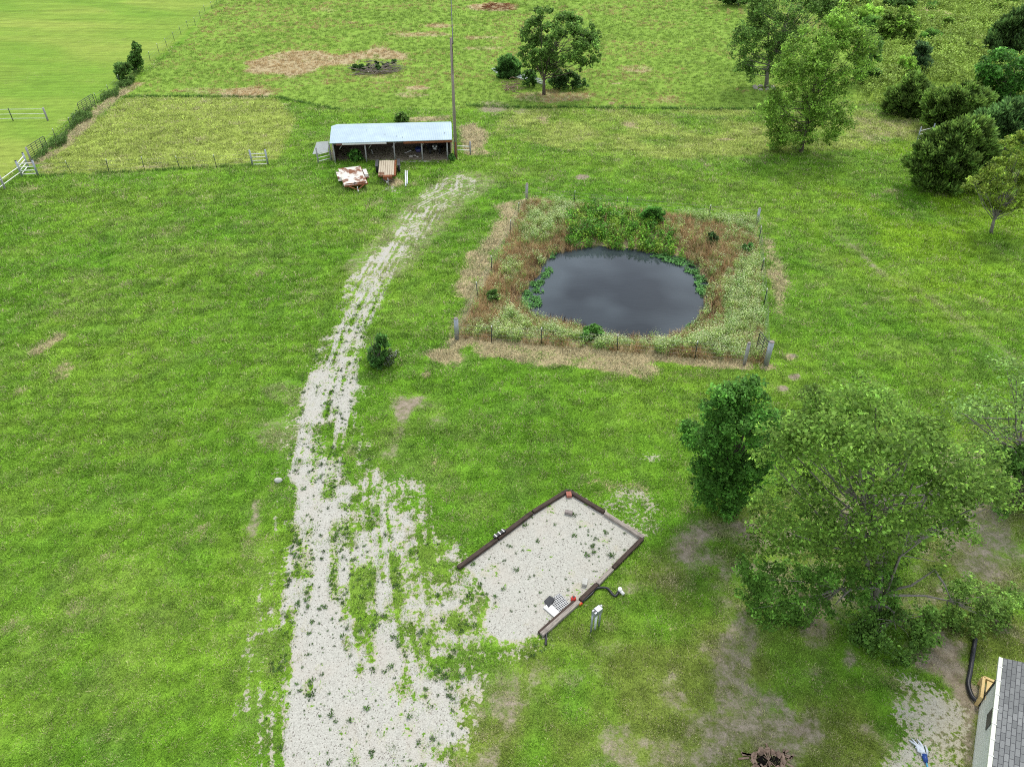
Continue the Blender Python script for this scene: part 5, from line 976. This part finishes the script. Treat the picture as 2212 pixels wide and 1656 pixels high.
for lb, px, d, m, rz in [('red brick at the top corner of the gravel pad', (1198,325), (.26, .30, .16), 'brick', .1), ('brown block tipped on the gravel below the red brick', (1197,450), (.38, .18, .14), 'block', -.3), ('pale block near the lower right pad timbers', (1312,945), (.22, .34, .15), 'pale_block', -.25)]:
    c = G(zF(*px)); o = MB().box((0, 0, d[2]/2), d, rx=0).build('block', M[m], None, .012); o.location = (c[0], c[1], .02); o.rotation_euler = (0, 0, rz); tag(o, lb, 'block', BRK)
def f_(t):
    MB().box((0, 0, .05), (.7, .16, .1), rz=.7).build('bundle_body', M['black'], t, .02)
    for k in (-1, 0, 1): MB().box((.17*k, .15*k, .105), (.05, .2, .015), rz=.7).build('strap', M['white'], t)
small('strap_bundle', 'black bundle with white straps lying on the left timber', 'bundle', (705,600), .15, f_).location[2] = .18
def f_(t):
    MB().tube([(0, 0, 0), (0, 0, .16), (0, 0, .2)], [.13, .1, .05], 10).build('cap_body', M['red'], t); MB().tube([(0, 0, .2), (0, 0, .24)], .05, 8).build('knob', M['black'], t)
small('red_fitting', 'bright red plastic fitting beside the inner timber', 'fitting', (1232,1050), .1, f_)
def f_(t): MB().blob((0, 0, .08), .11, 3, 8, (1, .8, .8), .12).build('cap_body', M['orange'], t); MB().tube([(0, 0, .1), (.1, -.05, .16)], .035, 6).build('spout', M['red'], t)
small('orange_fitting', 'small orange plastic cap at the end of the black hose', 'fitting', (1275,1095), .0, f_)
def f_(t):
    mb = MB()
    for i in range(9): mb.box((-.36+.09*i, 0, .03), (.02, .74, .02)); mb.box((0, -.36+.09*i, .032), (.74, .02, .02))
    mb.build('lattice', M['tarp'], t); MB().box((0, 0, .01), (.78, .78, .015)).build('backing', M['black'], t)
    MB().hexa([(-.5, .05, .03), (-.05, .2, .05), (-.1, .5, .03), (-.45, .45, .03)], [(-.5, .05, .1), (-.05, .2, .2), (-.1, .5, .12), (-.45, .45, .08)]).build('folded_sheet', M['dark'], t, .03)
small('lattice_mat', 'black and white lattice mat with folded dark sheet on the pad', 'mat', (1125,1085), .03, f_, rz=.62)
def f_(t): MB().box((0, 0, .05), (.34, .82, .05)).build('board', M['white'], t, .008)
small('white_board', 'plain white board lying beside the lattice mat', 'board', (1085,1140), .05, f_, rz=.75)
# utility pedestal
b1, b3 = np.array(G(z5(1090,1230))), np.array(G(z5(1242,1115))); t = thing('hookup_pedestal', 'grey metal hookup pedestal on three legs beside the pad', 'pedestal', tuple((b1+b3)/2), math.atan2(b3[1]-b1[1], b3[0]-b1[0])); hw = np.linalg.norm(b3-b1)/2; HP = 1.15
for x_ in (-hw, 0, hw): MB().tube([(x_, 0, -.1), (x_, 0, HP)], .045 if x_ else .05, 8).build('leg', M['galv'] if x_ else M['pvc'], t)
MB().box((.05, -.02, HP+.1), (hw*1.25, .24, .26)).build('meter_box', M['galv'], t, .012); MB().box((-hw*.72, -.02, HP+.08), (hw*.5, .22, .24)).build('outlet_box', M['galv'], t, .012)
MB().tube([(-hw*.72, -.02, HP+.2), (-hw*.72, -.02, HP+.215)], .05, 10).build('knockout', M['black'], t); MB().box((hw*1.02, 0, HP+.05), (.05, .08, .4)).build('channel', M['galv'], t)
# hoses
def hose(name, label, pts, r, m='black', cat='hose', z=.06, ribs=False):
    q = [np.array(G(p, z)) for p in pts]; o = np.array([q[0][0], q[0][1], 0]); t = thing(name, label, cat, tuple(o)); path = []
    n = len(q)
    for i in range(n-1):
        p0, p1, p2, p3 = q[max(i-1, 0)], q[i], q[i+1], q[min(i+2, n-1)]
        for s_ in np.linspace(0, 1, 10, endpoint=False): path.append(.5*((2*p1)+(-p0+p2)*s_+(2*p0-5*p1+4*p2-p3)*s_**2+(-p0+3*p1-3*p2+p3)*s_**3)-o)
    path.append(q[-1]-o); rs = [r*(1+(.09 if (k % 2) else -.05)*ribs) for k in range(len(path))]
    MB().tube([tuple(p) for p in path], rs, 10).build('hose_body', M[m], t); return t
t = hose('sewer_hose', 'black ribbed hose bending along the lower pad timber to a white fitting', L(z5, 900,680, 1000,600, 1110,500, 1170,420, 1260,390, 1390,400, 1450,450, 1500,520, 1560,545, 1620,470), .055, ribs=True)
p0 = np.array(G(z5(1640,440), .1)); p1 = np.array(G(z5(1720,520), .05)); B = np.array(t.location)
MB().tube([tuple(p0-B), tuple(p1-B)], .075, 10).tube([tuple(p0-B-[0, 0, .1]), tuple(p0-B+[0, 0, .12])], .09, 10).build('end_fitting', M['white'], t)
hose('short_hose', 'short black hose hanging from the lower end of the pad timbers', L(z5, 250,1230, 245,1300, 238,1400, 235,1480), .05)
hose('drain_pipe', 'thick black drain pipe curving to the house corner', L(z7, 1350,60, 1320,250, 1285,480, 1262,620, 1300,760, 1370,840, 1420,880), .085, cat='pipe', ribs=True, z=.09)
# stone, stump, mop
c = G((602,1040)); o = tag(MB().blob((0, 0, .1), .19, 4, 9, (1.1, .85, .75), .12).build('field_stone', M['pale_block']), 'single pale rounded stone on the lawn left of the driveway', 'stone'); o.location = (c[0], c[1], gz(c[0], c[1]))
c = G(zH(465,985)); t = thing('rotten_stump', 'hollow rotten tree stump splintered at the bottom edge', 'stump', (c[0], c[1], 0)); t.scale = (.72, .72, .6); g = np.random.default_rng(9); mb = MB()
for i in range(46):
    a = i*6.283/46+g.normal()*.05; r_ = .5+.14*g.random(); h = .12+.3*g.random()**2; mb.box((r_*1.3*math.cos(a), r_*.75*math.sin(a), h/2), (.07+.05*g.random(), .16+.1*g.random(), h), rz=a+g.normal()*.3, rx=g.normal()*.2, ry=.3+.2*g.normal())
for i in range(14): a = g.random()*6.283; mb.box((.95*math.cos(a)*(1+.3*g.random()), .6*math.sin(a)*(1+.3*g.random()), .06), (.35+.3*g.random(), .09, .07), rz=a+g.normal()*.4)
mb.build('splintered_rim', M['stump'], t); MB().blob((-.25, 0, .0), .36, 3, 10, (1, .85, .18), .15).blob((.33, .02, .0), .34, 4, 10, (1, .8, .18), .15).build('hollow', M['char'], t)
for i in range(7): a = g.random()*6.283; MB().box((.1*math.cos(a), .1*math.sin(a), .14), (.75, .03, .03), rz=a, ry=g.normal()*.1).build('root_strand', M['stump'], t)
p0, p1, p2 = np.array(G(zH(1480,865), .05)), np.array(G(zH(1530,940), .06)), np.array(G(zH(1565,1060), .06)); t = thing('string_mop', 'white mop head with blue handle lying on the pale gravel', 'mop', tuple(p1)); mb = MB(); g = np.random.default_rng(2)
for i in range(26): e = (p0-p1)*(.75+.4*g.random())+np.array([g.normal()*.1, g.normal()*.1, .02*g.random()]); mb.tube([(g.normal()*.05, g.normal()*.03, 0), tuple(e*.5+np.array([g.normal()*.06, g.normal()*.05, .05])), tuple(e)], [.035, .045, .025], 5)
mb.build('mop_head', M['cloth'], t); d = (p2-p1)
MB().tube([(0, 0, 0), tuple(d*.3), tuple(d*.45)], [.10, .085, .05], 8).build('socket', M['blue'], t); MB().tube([tuple(d*.42), tuple(d*1.8)], .03, 8).build('handle', M['lblue'], t)
# ------------------------------------------------------------------ house corner
wb = np.array(G(z7(1405,855))); wb2 = np.array(G(z7(1305,1656))); hd = (wb-wb2)/np.linalg.norm(wb-wb2); hn = np.array([hd[1], -hd[0], 0]); EZ = 2.4
house = thing('house', 'corner of a pale sided house with grey shingle roof', 'house', tuple(wb)); LN = 14.0
def hp(u_, v_, z): return tuple(-hd*u_ + hn*v_ + np.array([0, 0, z]))      # u along the wall towards the camera, v into the house
MB().hexa([hp(0, 0, 0), hp(0, 9, 0), hp(LN, 9, 0), hp(LN, 0, 0)], [hp(0, 0, EZ), hp(0, 9, EZ), hp(LN, 9, EZ), hp(LN, 0, EZ)]).build('wall', M['siding'], house)
mb = MB()
for k in range(1, 12): mb.hexa([hp(0, -.004, k*.21), hp(0, 0, k*.21), hp(LN, 0, k*.21), hp(LN, -.004, k*.21)], [hp(0, -.002, k*.21+.02), hp(0, 0, k*.21+.02), hp(LN, 0, k*.21+.02), hp(LN, -.002, k*.21+.02)])
mb.build('lap_line', M['siding'], house)
mb = MB(); mb.hexa([hp(-.03, -.03, 0), hp(-.03, .06, 0), hp(.08, .06, 0), hp(.08, -.03, 0)], [hp(-.03, -.03, EZ), hp(-.03, .06, EZ), hp(.08, .06, EZ), hp(.08, -.03, EZ)]).build('corner_strip', M['dark'], house)  # dark strip up the far corner edge of the wall
OV, RK, RISE = .12, .33, .36
r0 = [hp(-RK, -OV, EZ), hp(LN, -OV, EZ), hp(LN, 4.5, EZ+RISE*(4.5+OV)), hp(-RK, 4.5, EZ+RISE*(4.5+OV))]; r1 = [(x, y, z+.05) for x, y, z in r0]
me = MB().hexa(r0[::-1], r1[::-1]).mesh('roof', shingle_mat()); uv = me.uv_layers.new(name='UVMap')
for lp in me.loops:
    v = np.array(me.vertices[lp.vertex_index].co); uv.data[lp.index].uv = (float(-(v@hd)), float((v@hn)*math.sqrt(1+RISE*RISE)))
link(bpy.data.objects.new('roof', me), house)
r0 = [hp(-RK, 9.5, EZ-.1), hp(LN, 9.5, EZ-.1), hp(LN, 4.5, EZ+RISE*(4.5+OV)), hp(-RK, 4.5, EZ+RISE*(4.5+OV))]; MB().hexa(r0, [(x, y, z+.05) for x, y, z in r0]).build('roof_back', M['dark'], house)
MB().add([hp(-.02, 0, EZ), hp(-.02, 9, EZ), hp(-.02, 4.5, EZ+1.7)], [(0, 1, 2)]).build('gable', M['siding'], house)
gt_ = MB().hexa([hp(-RK, -OV-.13, EZ-.09), hp(-RK, -OV-.005, EZ-.09), hp(LN, -OV-.005, EZ-.09), hp(LN, -OV-.13, EZ-.09)], [hp(-RK, -OV-.14, EZ+.035), hp(-RK, -OV-.005, EZ+.035), hp(LN, -OV-.005, EZ+.035), hp(LN, -OV-.14, EZ+.035)]).build('gutter', M['trim'], house, .01)
for k in range(12): u_ = .1+k*.62; MB().hexa([hp(u_, -OV-.145, EZ+.03), hp(u_, -OV, EZ+.03), hp(u_+.04, -OV, EZ+.03), hp(u_+.04, -OV-.145, EZ+.03)], [hp(u_, -OV-.145, EZ+.045), hp(u_, -OV, EZ+.06), hp(u_+.04, -OV, EZ+.06), hp(u_+.04, -OV-.145, EZ+.045)]).build('gutter_strap', M['white'], gt_)
def wallhit(p):
    d = np.array(ray(p)); o = np.array([0, 0, H]); tt = ((wb-o)@hn)/(d@hn); q = o+d*tt-wb; return -(q@hd), q[2]
ua, za = wallhit(z7(1578,915)); ub, zb2 = wallhit(z7(1528,1145)); uc, zc = wallhit(z7(1545,925)); vu0, vu1, vz0, vz1 = ua, ub, min(zc, zb2)-.25, max(za, zb2)+.12
vt = MB().hexa([hp(vu0, -.03, vz0), hp(vu0, 0, vz0), hp(vu1, 0, vz0), hp(vu1, -.03, vz0)], [hp(vu0, -.03, vz1), hp(vu0, 0, vz1), hp(vu1, 0, vz1), hp(vu1, -.03, vz1)]).build('wall_vent', M['glass'], house)
print('vent', ua, za, ub, zb2, uc, zc)
q0 = np.array(G(z7(1490,560), .5)); t = thing('lumber_step', 'new yellow lumber step frame behind the house corner', 'step', (q0[0], q0[1], 0), math.atan2(hd[1], hd[0]))
MB().box((0, -.3, .45), (.1, .8, .22)).box((-.5, .1, .45), (1.0, .1, .22)).build('stringer', M['lumber'], t, .006); MB().box((-.6, -.35, .58), (.9, .7, .04)).build('tread', M['lumber'], t, .006); MB().box((0, .1, .2), (.11, .11, .45)).box((-.95, .1, .2), (.11, .11, .45)).build('leg', M['lumber'], t)
